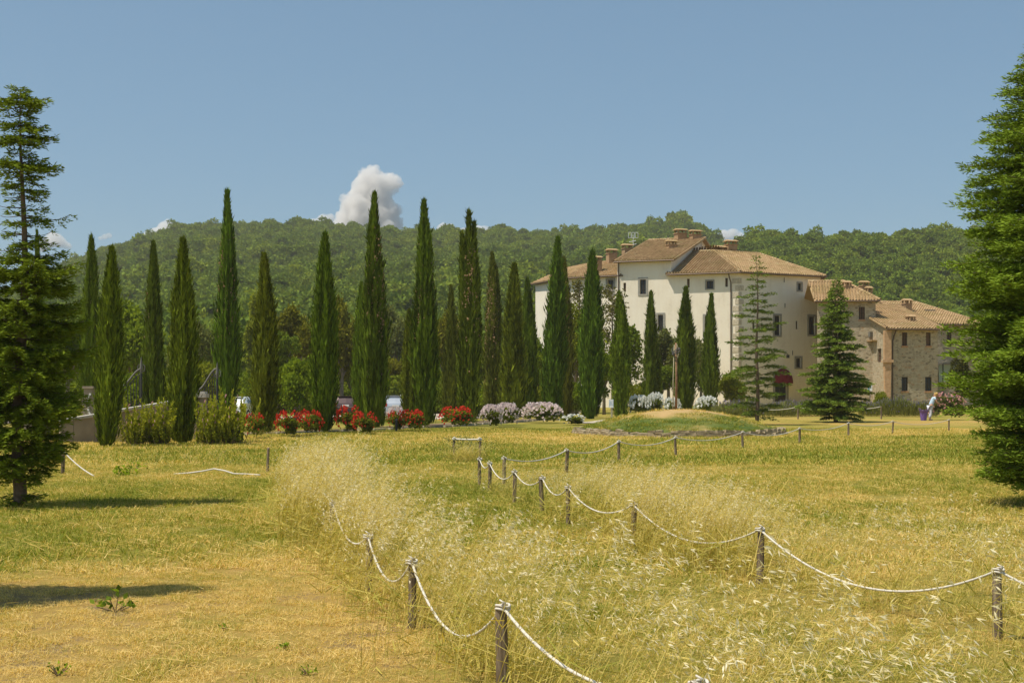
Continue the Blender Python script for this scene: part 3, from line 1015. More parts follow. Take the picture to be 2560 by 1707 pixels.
def build_villa():
    root = empty("villa", (22.4, 140.6, 0))
    tag(root, "large cream plastered villa with terracotta roofs and red awning", "villa")
    grp = root
    inv = Vector((-22.4, -140.6, 0))
    Kw = Vector((22.4, 140.6)); d = Vector((-.9225, .386)); n = Vector((.386, .9225)); e = Vector((.872, .490)); ne = Vector((-.490, .872))
    Ke = Vector((22.49, 140.0))
    Z0 = -.3
    def T(t, s=0): q = Kw + d * t + n * s; return (q.x, q.y)
    def E3(v, z): return (v.x, v.y, z)
    parts = []
    # -- main block
    A, B = T(6.9), T(0)
    holes = []
    def hole(A, B, x0, x1, y0, y1):
        u0, zt = wall_px(A, B, x0, y0); u1, _ = wall_px(A, B, x1, y0); _, zb = wall_px(A, B, (x0 + x1) / 2, y1)
        return (u0, u1, zb, zt)
    hs = [hole(A, B, 1766, 1783, 702.5, 721.5), hole(A, B, 1813, 1819.5, 695, 717), hole(A, B, 1717.5, 1724, 697, 719), hole(A, B, 1762, 1779, 790, 838)]
    wall(root, "wall", A, B, Z0, 13.36, M["stucco"], hs)
    window(root, A, B, hs[0], surround=.13); window(root, A, B, hs[1], "shut"); window(root, A, B, hs[2], "shut"); window(root, A, B, hs[3], surround=.2, cross=2)
    Rw = Kw + e * 10.6
    A2, B2 = (Kw.x, Kw.y), (Rw.x, Rw.y)
    hs = [hole(A2, B2, 1994.5, 2003.5, 708.5, 725.5), hole(A2, B2, 2022, 2037, 791, 836), hole(A2, B2, 1936, 1950, 789, 838), hole(A2, B2, 1989.5, 1994.5, 802, 823),
          hole(A2, B2, 1881, 1887, 802, 822), hole(A2, B2, 1990, 2002, 895, 918), hole(A2, B2, 1937, 1966, 940, 1004)]
    wall(root, "wall", A2, B2, Z0, 13.36, M["stucco"], hs)
    window(root, A2, B2, hs[0], surround=.17); window(root, A2, B2, hs[1], surround=.2, cross=2); window(root, A2, B2, hs[2], surround=.2, cross=2)
    window(root, A2, B2, hs[3], "shut"); window(root, A2, B2, hs[4], "shut"); window(root, A2, B2, hs[5], surround=.2)
    # door: frame, two leaves with glass
    u0, u1, z0, z1 = hs[6]
    ux = Vector((e.x, e.y, 0)); nr = Vector((e.y, -e.x, 0)); o0 = Vector((Kw.x, Kw.y, 0)) + ux * u0 + Vector((0, 0, z0))
    w, h = u1 - u0, z1 - z0
    def bx_(b, ua, ub, za, zb, da, db):
        b.box(o0 + ux * (ua + ub) / 2 + Vector((0, 0, (za + zb) / 2)) + nr * (da + db) / 2, (ub - ua, abs(db - da), zb - za), ux=ux, uy=-nr, uz=Vector((0, 0, 1)))
    b = MB(); bx_(b, .003, .08, 0, h - .003, -.2, -.1); bx_(b, w - .08, w - .003, 0, h - .003, -.2, -.1); bx_(b, .08, w - .08, h - .09, h - .003, -.2, -.1); bx_(b, w / 2 - .05, w / 2 + .05, 0, h - .09, -.2, -.105)
    bx_(b, .08, w / 2 - .05, .0, .5, -.2, -.12); bx_(b, w / 2 + .05, w - .08, .0, .5, -.2, -.12)
    door = b.build("door", M["wood_frame"], root)
    for (ua, ub) in ((.08, w / 2 - .05), (w / 2 + .05, w - .08)):
        b = MB(); bx_(b, ua, ub, .5, h - .09, -.175, -.165); b.build("pane", M["pane_dark"], door)
    b = MB(); bx_(b, -.24, 0, 0, h + .22, -.02, .06); bx_(b, w, w + .24, 0, h + .22, -.02, .06); bx_(b, 0, w, h, h + .22, -.02, .06); b.build("surround", M["stone_grey"], door)
    b = MB(); bx_(b, w / 2 - .09, w / 2 - .06, .95, 1.1, -.105, -.05); b.build("handle", M["chrome"], door)
    # awning: ribbed half dome of dark red cloth
    u_c, z_c = wall_px(A2, B2, 1955, 953); wa = 1.05; ha = 1.32; vs = []; fs = []
    o1 = Vector((Kw.x, Kw.y, 0)) + ux * u_c + Vector((0, 0, z_c))
    NR, NA = 7, 12
    for i in range(NR + 1):
        ph = math.pi / 2 * i / NR
        for k in range(NA + 1):
            th = math.pi * k / NA
            rr = math.sin(ph) * (1 + .02 * (k % 2))
            vs.append(o1 + ux * (-math.cos(th) * rr * wa) + nr * (math.sin(th) * rr * 1.05 + .03) + Vector((0, 0, math.cos(ph) * ha)))
    for k in range(NA + 1):
        vs.append(vs[NR * (NA + 1) + k] - Vector((0, 0, .22)))
    for i in range(NR + 1):
        for k in range(NA):
            q = i * (NA + 1) + k
            fs.append((q, q + NA + 1, q + NA + 2, q + 1))
    obj("awning", make_mesh("awning", vs, fs), M["awning_red"], root)
    # iron lamp above the door
    ul, zl = wall_px(A2, B2, 1960, 888)
    lp = Vector((Kw.x, Kw.y, zl)) + ux * ul
    b = MB(); b.tube([lp, lp + nr * .35 + Vector((0, 0, .25)), lp + nr * .6 + Vector((0, 0, .1))], .025, 6); b.box(lp + nr * .6 + Vector((0, 0, -.12)), (.22, .22, .32), .5); b.build("wall_lamp", M["iron"], root)
    for (px, py) in ((1960, 700), (1962, 764), (1981, 882)):
        u, z = wall_px(A2, B2, px, py); c = Vector((Kw.x, Kw.y, z)) + ux * u + nr * .03
        b = MB(); b.box(c, (.06, .06, .45), 0); b.build("iron_anchor", M["iron"], root)
    # closing walls
    BR, BL = Vector((33.0, 157.6)), Vector((15.5, 158.5))
    wall(root, "wall", (Rw.x, Rw.y), (BR.x, BR.y), Z0, 13.36, M["stucco"]); wall(root, "wall", (BR.x, BR.y), (BL.x, BL.y), Z0, 13.36, M["stucco"])
    Le, Re = Ke + d * 7.5, Ke + e * 11.05
    BRe, BLe = Vector((33.6, 158.3)), Vector((14.5, 159.3))
    ze, zr = 13.42, 16.4
    Ar = Vector((21.3, 149.6)); Br = Vector((26.4, 152.45)); Al = Ar + d * 8
    roof(root, [[E3(Le, ze), E3(Ke, ze), E3(Ar, zr), E3(Al, zr)], [E3(Ke, ze), E3(Re, ze), E3(Br, zr), E3(Ar, zr)], [E3(Re, ze), E3(BRe, ze), E3(Br, zr)],
                [E3(BRe, ze), E3(BLe, ze), E3(Al, zr), E3(Ar, zr), E3(Br, zr)]],
         [(E3(Ke, ze), E3(Ar, zr)), (E3(Ar, zr), E3(Br, zr)), (E3(Re, ze), E3(Br, zr)), (E3(Ar, zr), E3(Al, zr))])
    gutter(root, [E3(Le - n * .07, ze - .06), E3(Ke + Vector((0, -.08)), ze - .06), E3(Re - ne * .07, ze - .06)])
    # quoins of the corner
    for i in range(19):
        z = .35 + i * .68
        if z > 12.8: break
        long = i % 2 == 0
        b = MB(); lf, lr = (.62, .34) if long else (.34, .62)
        c = Vector((Kw.x, Kw.y, z))
        d3 = Vector((d.x, d.y, 0)); n3 = Vector((-n.x, -n.y, 0))
        b.box(c + d3 * lf / 2 - n3 * .1, (lf, .28, .52), ux=d3, uy=-n3, uz=Vector((0, 0, 1)))
        b.box(c + ux * lr / 2 - nr * .1, (lr, .286, .514), ux=ux, uy=-nr, uz=Vector((0, 0, 1)))
        b.build("quoin", M["stone_pale"], root)
    # downpipes
    p = Kw + d * .75 - n * .1
    downpipe(root, [(p.x - .25 * 0 + d.x * .3, p.y - .35, ze - .1), (p.x + d.x * .2, p.y - .2, ze - .5), (p.x, p.y, ze - .95), (p.x, p.y, 5), (p.x, p.y, 0)])
    p = Rw - e * .15 + Vector((e.y, -e.x)) * .1
    downpipe(root, [(p.x + .3, p.y - .35, ze - .1), (p.x + .1, p.y - .1, ze - .6), (p.x, p.y, ze - 1.0), (p.x, p.y, ze - 4.6)])
    # -- tower
    A3, B3 = T(12.6), T(6.9)
    hs = [hole(A3, B3, 1600, 1615, 699, 735), hole(A3, B3, 1558.5, 1565, 707, 728), hole(A3, B3, 1645, 1658, 787, 830)]
    wall(root, "wall", A3, B3, Z0, 14.8, M["stucco"], hs)
    window(root, A3, B3, hs[0], surround=.2, cross=2); window(root, A3, B3, hs[1], "shut"); window(root, A3, B3, hs[2], surround=.2, cross=2)
    zt, zT, zB = 14.88, 18.2, 15.3
    ra, rb, rc = T(6.9), T(6.9, 12), T(6.9, 21.5)
    panel(root, "gable_wall", [(*ra, 11), (*rc, 11), (*rc, zB - .15), (*rb, zT - .16), (*ra, 14.8)], M["stucco"])
    la, lb, lc = T(12.6), T(12.6, 12), T(12.6, 21.5)
    panel(root, "gable_wall", [(*lc, Z0), (*la, Z0), (*la, 14.8), (*lb, zT - .16), (*lc, zB - .15)], M["stucco"])
    tr, tl = Ke + d * 6.75, Ke + d * 13.1
    rr_, rl = tr + n * 12, tl + n * 12
    br_, bl = tr + n * 22, tl + n * 22
    roof(root, [[E3(tl, zt), E3(tr, zt), E3(rr_, zT), E3(rl, zT)], [E3(br_, zB), E3(bl, zB), E3(rl, zT), E3(rr_, zT)]], [(E3(rl, zT), E3(rr_, zT)), (E3(tr, zt), E3(rr_, zT)), (E3(tl, zt), E3(rl, zT))])
    gutter(root, [E3(tl - n * .07, zt - .06), E3(tr - n * .07, zt - .06)])
    p = Kw + d * 12.45 - n * .1
    downpipe(root, [(p.x, p.y - .4, zt - .1), (p.x, p.y - .1, zt - .6), (p.x, p.y, zt - 1.2), (p.x, p.y, 9)])
    # -- left wing
    a1, a2, a3 = Vector((11.2, 145.75)), Vector((5.9, 149.4)), Vector((2.6, 157.6))
    A4, B4 = (a2.x, a2.y), (a1.x, a1.y)
    hs = [hole(A4, B4, 1519, 1534, 700, 735)]
    wall(root, "wall", A4, B4, Z0, 13.5, M["stucco"], hs); window(root, A4, B4, hs[0], surround=.2, cross=2)
    wall(root, "wall", (a3.x, a3.y), (a2.x, a2.y), Z0, 13.5, M["stucco"])
    f1 = Vector((-.825, .565)); 
    e1, e2, e3 = Vector((11.3, 145.25)), Vector((5.6, 149.05)), Vector((2.1, 158))
    ap = Vector((8.9, 154.9)); ap2 = ap - f1 * 8; ap3 = ap + (e3 - e2).normalized() * 8
    za, zp = 13.55, 15.6
    roof(root, [[E3(e2, za), E3(e1, za), E3(ap2, zp), E3(ap, zp)], [E3(e3, za), E3(e2, za), E3(ap, zp), E3(ap3, zp)]], [(E3(e2, za), E3(ap, zp)), (E3(ap, zp), E3(ap2, zp)), (E3(ap, zp), E3(ap3, zp))])
    gutter(root, [E3(e3, za - .06), E3(e2 + Vector((-.05, -.07)), za - .06), E3(e1 + Vector((0, -.08)), za - .06)])
    # chimneys: (centre x, top, foot, distance, width in px)
    for c in ((1493, 640, 678, 149, 19), (1529, 622, 652, 153, 22), (1568, 610, 636, 157, 22), (1678, 600, 634, 149.5, 22), (1701, 572, 602, 154.5, 25), (1738, 575, 604, 154, 24), (1827, 600, 626, 151.5, 25), (1795, 614, 630, 151, 18), (1812, 615, 630, 151.4, 14)):
        chimney(root, *c)
    # television aerial
    s = 157 / F; x, y, z = P(1583, 612, 157)
    b = MB(); b.tube([(x, y, z - 2), (x, y, z + 1.1)], .03, 6)
    for k in (-1, 0, 1):
        b.box((x + k * .38, y, z + 1.35), (.34, .05, .04)); b.box((x + k * .38, y, z + .75), (.34, .05, .04))
        b.box((x + k * .38 - .15, y, z + 1.05), (.035, .05, .6)); b.box((x + k * .38 + .15, y, z + 1.05), (.035, .05, .6))
    b.tube([(x - .45, y, z + .3), (x + .3, y, z + .45)], .03, 6); b.tube([(x - .3, y, z - .05), (x + .35, y, z + .1)], .025, 6)
    b.build("antenna", M["white_metal"], root)
    fix_children(root)

def fix_children(root):
    """child meshes were written in world coordinates: make the root's own place their origin"""
    inv = Matrix.Translation(root.location).inverted()
    for ch in root.children:
        ch.matrix_parent_inverse = inv

def build_stone_houses():
    Z0 = -.3
    # -- tall stone wing beside the villa
    root = empty("stone_house", (32, 136, 0))
    tag(root, "taller stone house joined to the right end of the cream villa", "house", "stone farm buildings")
    A, B = (GX(2043, 136.0), 136.0), (GX(2189, 135.0), 135.0)
    def hole(A, B, x0, x1, y0, y1):
        u0, zt = wall_px(A, B, x0, y0); u1, _ = wall_px(A, B, x1, y0); _, zb = wall_px(A, B, (x0 + x1) / 2, y1)
        return (u0, u1, zb, zt)
    hs = [hole(A, B, 2147, 2162, 767, 799)]
    wall(root, "wall", A, B, Z0, 10.25, M["masonry"], hs); window(root, A, B, hs[0], "shut", sill=True)
    C, D = (34.7, 146.0), (30.4, 146.5)
    wall(root, "wall", B, C, Z0, 10.25, M["masonry"]); wall(root, "wall", C, D, Z0, 10.25, M["masonry"])
    e1, e2 = (GX(2036, 135.5), 135.5, 10.3), (GX(2201, 134.4), 134.4, 10.3); r2, r1 = (GX(2108, 140.6), 140.6, 12.55), (GX(2020, 141.3), 141.3, 12.55)
    bk2, bk1 = (35.4, 146.6, 10.3), (30.0, 147.2, 10.3)
    roof(root, [[e1, e2, r2, r1], [e2, bk2, r2], [bk2, bk1, r1, r2]], [(e2, r2), (r1, r2)])
    gutter(root, [(e1[0], e1[1] - .07, 10.23), (e2[0], e2[1] - .07, 10.23)])
    for c in ((2160, 702, 746, 139.0, 20), (2172, 716, 748, 138.2, 14), (2117, 702, 738, 138.5, 18)): chimney(root, *c)
    fix_children(root)
    # -- lower stone house in front of it
    root = empty("stone_house", (36.5, 129, 0))
    tag(root, "lower stone house with brick corner pilaster and four small windows", "house", "stone farm buildings")
    A, B = (34.15, 129.0), (38.85, 129.75)
    hs = [hole(A, B, 2255, 2268, 831, 865), hole(A, B, 2315, 2327, 831, 865), hole(A, B, 2254, 2270, 942, 978), hole(A, B, 2313, 2329, 942, 978)]
    wall(root, "wall", A, B, Z0, 7.3, M["masonry"], hs)
    for k, h in enumerate(hs): window(root, A, B, h, "shut" if k < 2 else "glazed", sill=True)
    C, D = (39.3, 147), (36.2, 146)
    wl_ = (34.4, 147)
    hs = [hole(wl_, A, 2193, 2203, 872, 905)]
    wall(root, "wall", wl_, A, Z0, 7.3, M["masonry"], hs); window(root, wl_, A, hs[0], "shut")
    panel(root, "gable_wall", [(wl_[0], wl_[1], 7.3), (A[0], A[1], 7.3), (wl_[0], wl_[1], 10.4)], M["masonry"])
    wall(root, "wall", B, C, Z0, 7.3, M["masonry"])
    panel(root, "gable_wall", [(B[0], B[1], 7.3), (C[0], C[1], 7.3), (C[0], C[1], 10.4)], M["masonry"])
    e1, e2 = (33.85, 128.4, 7.35), (39.25, 129.25, 7.35)
    t2, t1 = (39.6, 146.6, 10.6), (34.2, 145.75, 10.6)
    roof(root, [[e1, e2, t2, t1]], [(e1, t1), (e2, t2)])
    gutter(root, [(e1[0], e1[1] - .07, 7.28), (e2[0], e2[1] - .07, 7.28)])
    b = MB()   # battered brick pilaster with moulded head
    for (z0, z1, w0, w1, dd) in ((Z0, 4.3, .42, .62, .5), (4.3, 4.55, .95, .95, .8), (4.55, 7.2, .62, .62, .5)):
        x = 34.0; y = 128.85
        vs = []
        for (z, w) in ((z0, w0), (z1, w1)):
            vs += [(x - w / 2, y - dd / 2, z), (x + w / 2, y - dd / 2, z), (x + w / 2, y + dd / 2, z), (x - w / 2, y + dd / 2, z)]
        b.add(vs, [(0, 1, 5, 4), (1, 2, 6, 5), (2, 3, 7, 6), (3, 0, 4, 7), (4, 5, 6, 7), (3, 2, 1, 0)])
    b.build("pilaster", M["pilaster_brick"], root)
    downpipe(root, [(34.75, 128.6, 7.25), (34.6, 128.8, 6.7), (34.45, 128.75, 6.2), (34.45, 128.75, 0)], .07)
    chimney(root, 2278, 787, 815, 133.5, 16); chimney(root, 2271, 787, 808, 134, 12)
    # small projecting hood and lantern on the side wall
    u, z = wall_px(wl_, A, 2184, 850)
    x, y, z = P(2183, 852, 134.5)
    b = MB(); b.box((x - .1, y, z), (.7, 2.6, .09), 0); b.build("hood", M["roof_tile"], root)
    x, y, z = P(2183, 836, 135)
    b = MB(); b.box((x - .25, y, z), (.3, .3, .5), .3); b.build("lantern", M["iron_pale"], root)
    fix_children(root)
    # -- right-hand house behind
    root = empty("stone_house", (43, 141, 0))
    tag(root, "stone house with broad red roof and skylight partly behind the big cedar", "house", "stone farm buildings")
    A, B = (42.1, 140.6), (46.6, 141.6)
    hs = [hole(A, B, 2367, 2379, 830, 866)]
    wall(root, "wall", A, B, Z0, 8.2, M["masonry"], hs); window(root, A, B, hs[0], "shut")
    C, D = (44.5, 163), (37.3, 161.4)
    wall(root, "wall", B, C, Z0, 8.2, M["masonry"]); wall(root, "wall", D, A, Z0, 8.2, M["masonry"])
    panel(root, "gable_wall", [(D[0], D[1], 8.2), (A[0], A[1], 8.2), (39.6, 152, 11.0)], M["masonry"])
    e1, e2 = (41.7, 140.0, 8.3), (47.2, 141.15, 8.3); r1, r2 = (39.3, 152, 11.2), (43.4, 152.9, 11.2); k1, k2 = (36.8, 163, 8.3), (45.0, 164.7, 8.3)
    roof(root, [[e1, e2, r2, r1], [e2, k2, r2], [k2, k1, r1, r2]], [(r1, r2), (e2, r2), (e1, r1)])
    gutter(root, [(e1[0], e1[1] - .07, 8.23), (e2[0], e2[1] - .07, 8.23)])
    chimney(root, 2267, 747, 774, 146.5, 19)
    x, y, z = P(2322, 771, 147.5); pit = math.atan2(2.9, 12)
    b = MB(); b.box((x, y, 10.05), (1.1, .8, .1), .2); b.build("skylight", M["car_glass"], root)
    b = MB()
    x, y, z = P(2358, 908, 139.6)
    b.box((x + .7, y - .2, z), (2.6, 1.6, .16), .2); b.build("veranda_roof", M["iron_pale"], root)
    b = MB(); b.box((x + .6, y + .1, z - 1.0), (2.2, .05, 1.7), .2); b.build("veranda_pane", M["glass_green"], root)
    b = MB(); b.tube([(x - .2, y - .6, z), (x - .2, y - .6, -.2)], .06, 8); b.tube([(x + 1.7, y - .2, z), (x + 1.7, y - .2, -.2)], .06, 8); b.build("veranda_post", M["iron"], root)
    fix_children(root)
build_villa()
build_stone_houses()

# ================================================================== TREES
def tube_arr(pts, rad, sides=6):
    b = MB(); b.tube(pts, rad, sides); return b

def copy_tree(src, name=None, parent=None):
    c = src.copy(); COL.objects.link(c); c.parent = parent
    for ch in src.children:
        k = copy_tree(ch, None, c); k.matrix_parent_inverse = ch.matrix_parent_inverse.copy()
    return c

# ---- Italian cypress
def cypress_mesh(seed, tips=1, fat=1.0, n=15000):
    rng = np.random.default_rng(seed)
    pe = [1.75, 2.3, 1.45, 1.95, 1.6, 2.1, 1.3, 2.6][seed % 8]; lo = [.6, .5, .7, .56, .66, .55, .72, .58][seed % 8]
    H = 10.0
    spires = [(0, 0, 1.0, 1.0)]
    if tips >= 2: spires += [(.30, .05, .95 if tips == 3 else .93, .6)]
    if tips == 3: spires += [(-.36, -.1, .90, .62)]
    Vs = []; Ts = []; core_v = []; core_f = []
    share = np.array([s[3] for s in spires]); share = share / share.sum()
    for (sx, sy, hh, rs), sh in zip(spires, share):
        m = int(n * sh)
        h = H * hh
        t = rng.random(m) ** .92
        th = rng.uniform(0, 2 * np.pi, m)
        def prof(t):
            r = np.where(t < .30, lo + (1 - lo) * np.sin(np.clip(t / .30, 0, 1) * np.pi / 2), 1.0)
            return r * np.clip(1 - np.clip((t - .22) / .78, 0, 1) ** pe, 0, 1) ** .95 + .012
        lump = 1 + .55 * (vnoise(th * 2.9 + seed, t * 7 + seed * 3, seed) - .5) + .46 * (vnoise(th * 5.2, t * 26, seed + 4) - .5)
        wig = .10 * np.sin(t * 5 + seed) * t
        R = .62 * fat * rs * prof(t) * lump
        depth = rng.uniform(.55, 1.0, m) ** .6; wisp = rng.random(m) < .11; depth = np.where(wisp, rng.uniform(1.0, 1.24, m), depth)
        d = np.stack([np.cos(th), np.sin(th), np.zeros(m)], -1)
        lean = 1 if len(spires) == 1 else np.clip(t * 1.6, 0, 1)
        c = d * (R * depth)[:, None]
        c[:, 0] += sx * lean + wig; c[:, 1] += sy * lean; c[:, 2] = .08 + t * (h - .35)
        ax = unit(d * rng.uniform(.05, .5, m)[:, None] + np.array([0, 0, 1.0]) + rng.normal(0, .16, (m, 3)))
        L = (rng.uniform(.2, .52, m) * np.where(wisp, 1.35, 1.0))[:, None] * (1.0 - .3 * t[:, None])
        w = unit(np.cross(ax, d + rng.normal(0, .5, (m, 3)))) * rng.uniform(.02, .05, m)[:, None]
        Vs.append(leaves(c, ax * L, w))
        streak = vnoise(th * 4 + 11, t * 5, seed + 8)
        Ts.append(np.clip(-.05 + .95 * streak + rng.normal(0, .17, m), 0, 1))
        # dense inner foliage body
        nr, na = 24, 12; b0 = len(core_v)
        for i in range(nr + 1):
            tt = i / nr
            for k in range(na):
                a = 2 * np.pi * k / na
                r = float(.62 * fat * rs * prof(np.array(tt)) * .60 * (1 + .2 * (vnoise(np.array(a * 2.4 + seed), np.array(tt * 9 + seed * 3), seed) - .5)))
                le = 1 if len(spires) == 1 else min(1, tt * 1.6)
                core_v.append((r * math.cos(a) + sx * le + .10 * math.sin(tt * 5 + seed) * tt, r * math.sin(a) + sy * le, .05 + tt * (h - .5)))
        for i in range(nr):
            for k in range(na):
                k2 = (k + 1) % na
                core_f.append((b0 + i * na + k, b0 + i * na + k2, b0 + (i + 1) * na + k2, b0 + (i + 1) * na + k))
    return quad_mesh("crown", np.concatenate(Vs), np.concatenate(Ts), None, (core_v, core_f, 0))

def cone_mesh(seed, n=240):
    rng = np.random.default_rng(seed)
    b = MB()
    base = MB(); base.ball((0, 0, 0), .045, 5, 4)
    for i in range(n):
        t = rng.normal(.66, .16)
        if not .12 < t < .93: continue
        th = rng.uniform(0, 6.28)
        r = .62 * (1 - max(0, (t - .12) / .88) ** 1.9) ** .9 * rng.uniform(.9, 1.03)
        c = (r * math.cos(th) + .10 * math.sin(t * 5 + seed) * t, r * math.sin(th), .1 + t * 9.7)
        s = rng.uniform(.5, 1.15)
        for k in range(int(rng.integers(1, 4))):
            o = rng.normal(0, .05, 3)
            b.add([(v[0] * s + c[0] + o[0], v[1] * s + c[1] + o[1], v[2] * s + c[2] + o[2] * 2) for v in base.v], base.f, float(rng.random()))
    me = b.mesh("cones"); me.materials.append(M["cone_brown"])
    return me

def cypress_trunk():
    b = MB(); b.tube([(0, 0, -.1), (0, 0, 2.5), (0, 0, 8.5)], [.14, .11, .03], 8)
    me = b.mesh("trunk"); me.materials.append(M["bark_grey"]); return me

CYP = {k: cypress_mesh(k + 1, tips, fat) for k, (tips, fat) in enumerate(((1, 1.0), (1, .95), (1, 1.08), (1, 1.0), (2, .9), (3, .82), (1, 1.0), (1, .97)))}
for me in CYP.values(): me.materials.append(M["cypress_leaf"])
CONES = cone_mesh(1)
TRUNK = cypress_trunk()
CG = (.105, .160, .016); CGB = (.132, .195, .018); CGD = (.130, .155, .022)
# px of axis at foot, px of tip, top row, distance, width px, mesh kind, colour, cones, label
CYPRESSES = [
 (100, 93, 571, 62, 34, 3, CG, 0, "slender cypress half hidden behind the spruce trunk"),
 (226, 226, 584, 64, 50, 0, CG, 1, "cypress standing left of the gate, behind the wall pillar"),
 (268, 281, 610, 44.9, 68, 1, CGB, 0, "cypress with a slightly leaning tip in front of the garden wall's left part"),
 (384, 383, 598, 69, 54, 2, CG, 1, "cypress behind the wall just right of the iron gate finial"),
 (455, 462, 588, 48.2, 72, 3, CGB, 0, "broad cypress between the two oleander bushes"),
 (566, 569, 470, 74, 60, 0, CG, 2, "tallest far-left cypress with many brown cones"),
 (660, 663, 628, 58, 74, 1, CGB, 0, "stout cypress left of the first red roses with bollard"),
 (810, 815, 577, 60, 64, 2, CG, 0, "cypress between the red roses with bollard and the dark car"),
 (898, 903, 700, 78, 38, 3, CGB, 0, "thin cypress in front of the dark car's right side"),
 (938, 938, 475, 67, 64, 0, CG, 2, "tall cone-studded cypress against the cumulus cloud"),
 (1021, 1024, 770, 80, 38, 3, CGB, 0, "thin low cypress just right of the silver car"),
 (1062, 1061, 495, 71, 68, 1, CG, 1, "tall cypress right of the silver car, second of the tall pair"),
 (1123, 1129, 710, 90, 42, 2, CGD, 0, "thin cypress left beside the three-tipped cypress"),
 (1172, 1177, 520, 79, 82, 5, CG, 1, "cypress with three tips above the last red roses"),
 (1230, 1232, 626, 101, 52, 4, CGD, 2, "brownish cypress behind the first pink-white roses"),
 (1280, 1285, 653, 92, 66, 3, CGB, 0, "smooth bright cypress between the two pink-white rose bushes"),
 (1322, 1320, 691, 104, 42, 2, CG, 0, "slim cypress just left of the villa's left end"),
 (1382, 1395, 588, 97, 62, 0, CG, 0, "tall cypress before the villa's left wing roof"),
 (1412, 1412, 640, 103, 46, 1, CGD, 2, "brownish cypress tucked behind the tall one at the villa's left wing"),
 (1476, 1480, 622, 95, 62, 2, CG, 0, "cypress directly left of the white sign post"),
 (1552, 1549, 724, 92, 54, 4, CGB, 0, "double-tipped cypress directly right of the white sign post"),
 (1630, 1629, 724, 110, 44, 1, CG, 0, "short cypress left of the tall pole, behind white roses"),
 (1711, 1714, 713, 106, 52, 0, CG, 0, "short cypress directly behind the tall pole on the mound"),
 (1776, 1778, 731, 116, 44, 3, CG, 0, "short cypress right of the pole, nearest the villa corner"),
]
for ci, (px, pt, ytop, Y, w, kind, colr, cones, label) in enumerate(CYPRESSES):
    if kind < 4: kind = (0, 6, 1, 7, 2, 3)[(ci * 5 + 2) % 6]
    x = GX(px, Y); g = gz(x, Y)
    H = CAMZ + (HY - ytop) / F * Y - g
    W = w / F * Y
    spread = 1.46 if kind not in (4, 5) else (1.55 if kind == 4 else 1.72)
    sx = W / spread
    t = empty("cypress_tree", (x, Y, g - .03), 0)
    t.rotation_euler = (0, math.atan2(GX(pt, Y) - x, H), 0)
    rz = {4: .3, 5: .15}.get(kind, random.uniform(0, 6.28))
    obj("crown", CYP[kind], None, t, rot=(0, 0, rz), scale=(sx, sx, H / 10.0), color=tuple(c * random.uniform(.9, 1.12) for c in colr))
    obj("trunk", TRUNK, None, t, scale=(sx, sx, H / 10.0))
    for k in range(cones):
        o = obj("cones", CONES, None, t, rot=(0, 0, rz + 2.1 * k + random.uniform(0, 1)), scale=(sx * .98, sx * .98, H / 10.0)); o["kind"] = "stuff"
    tag(t, label, "cypress", "cypresses along the drive")

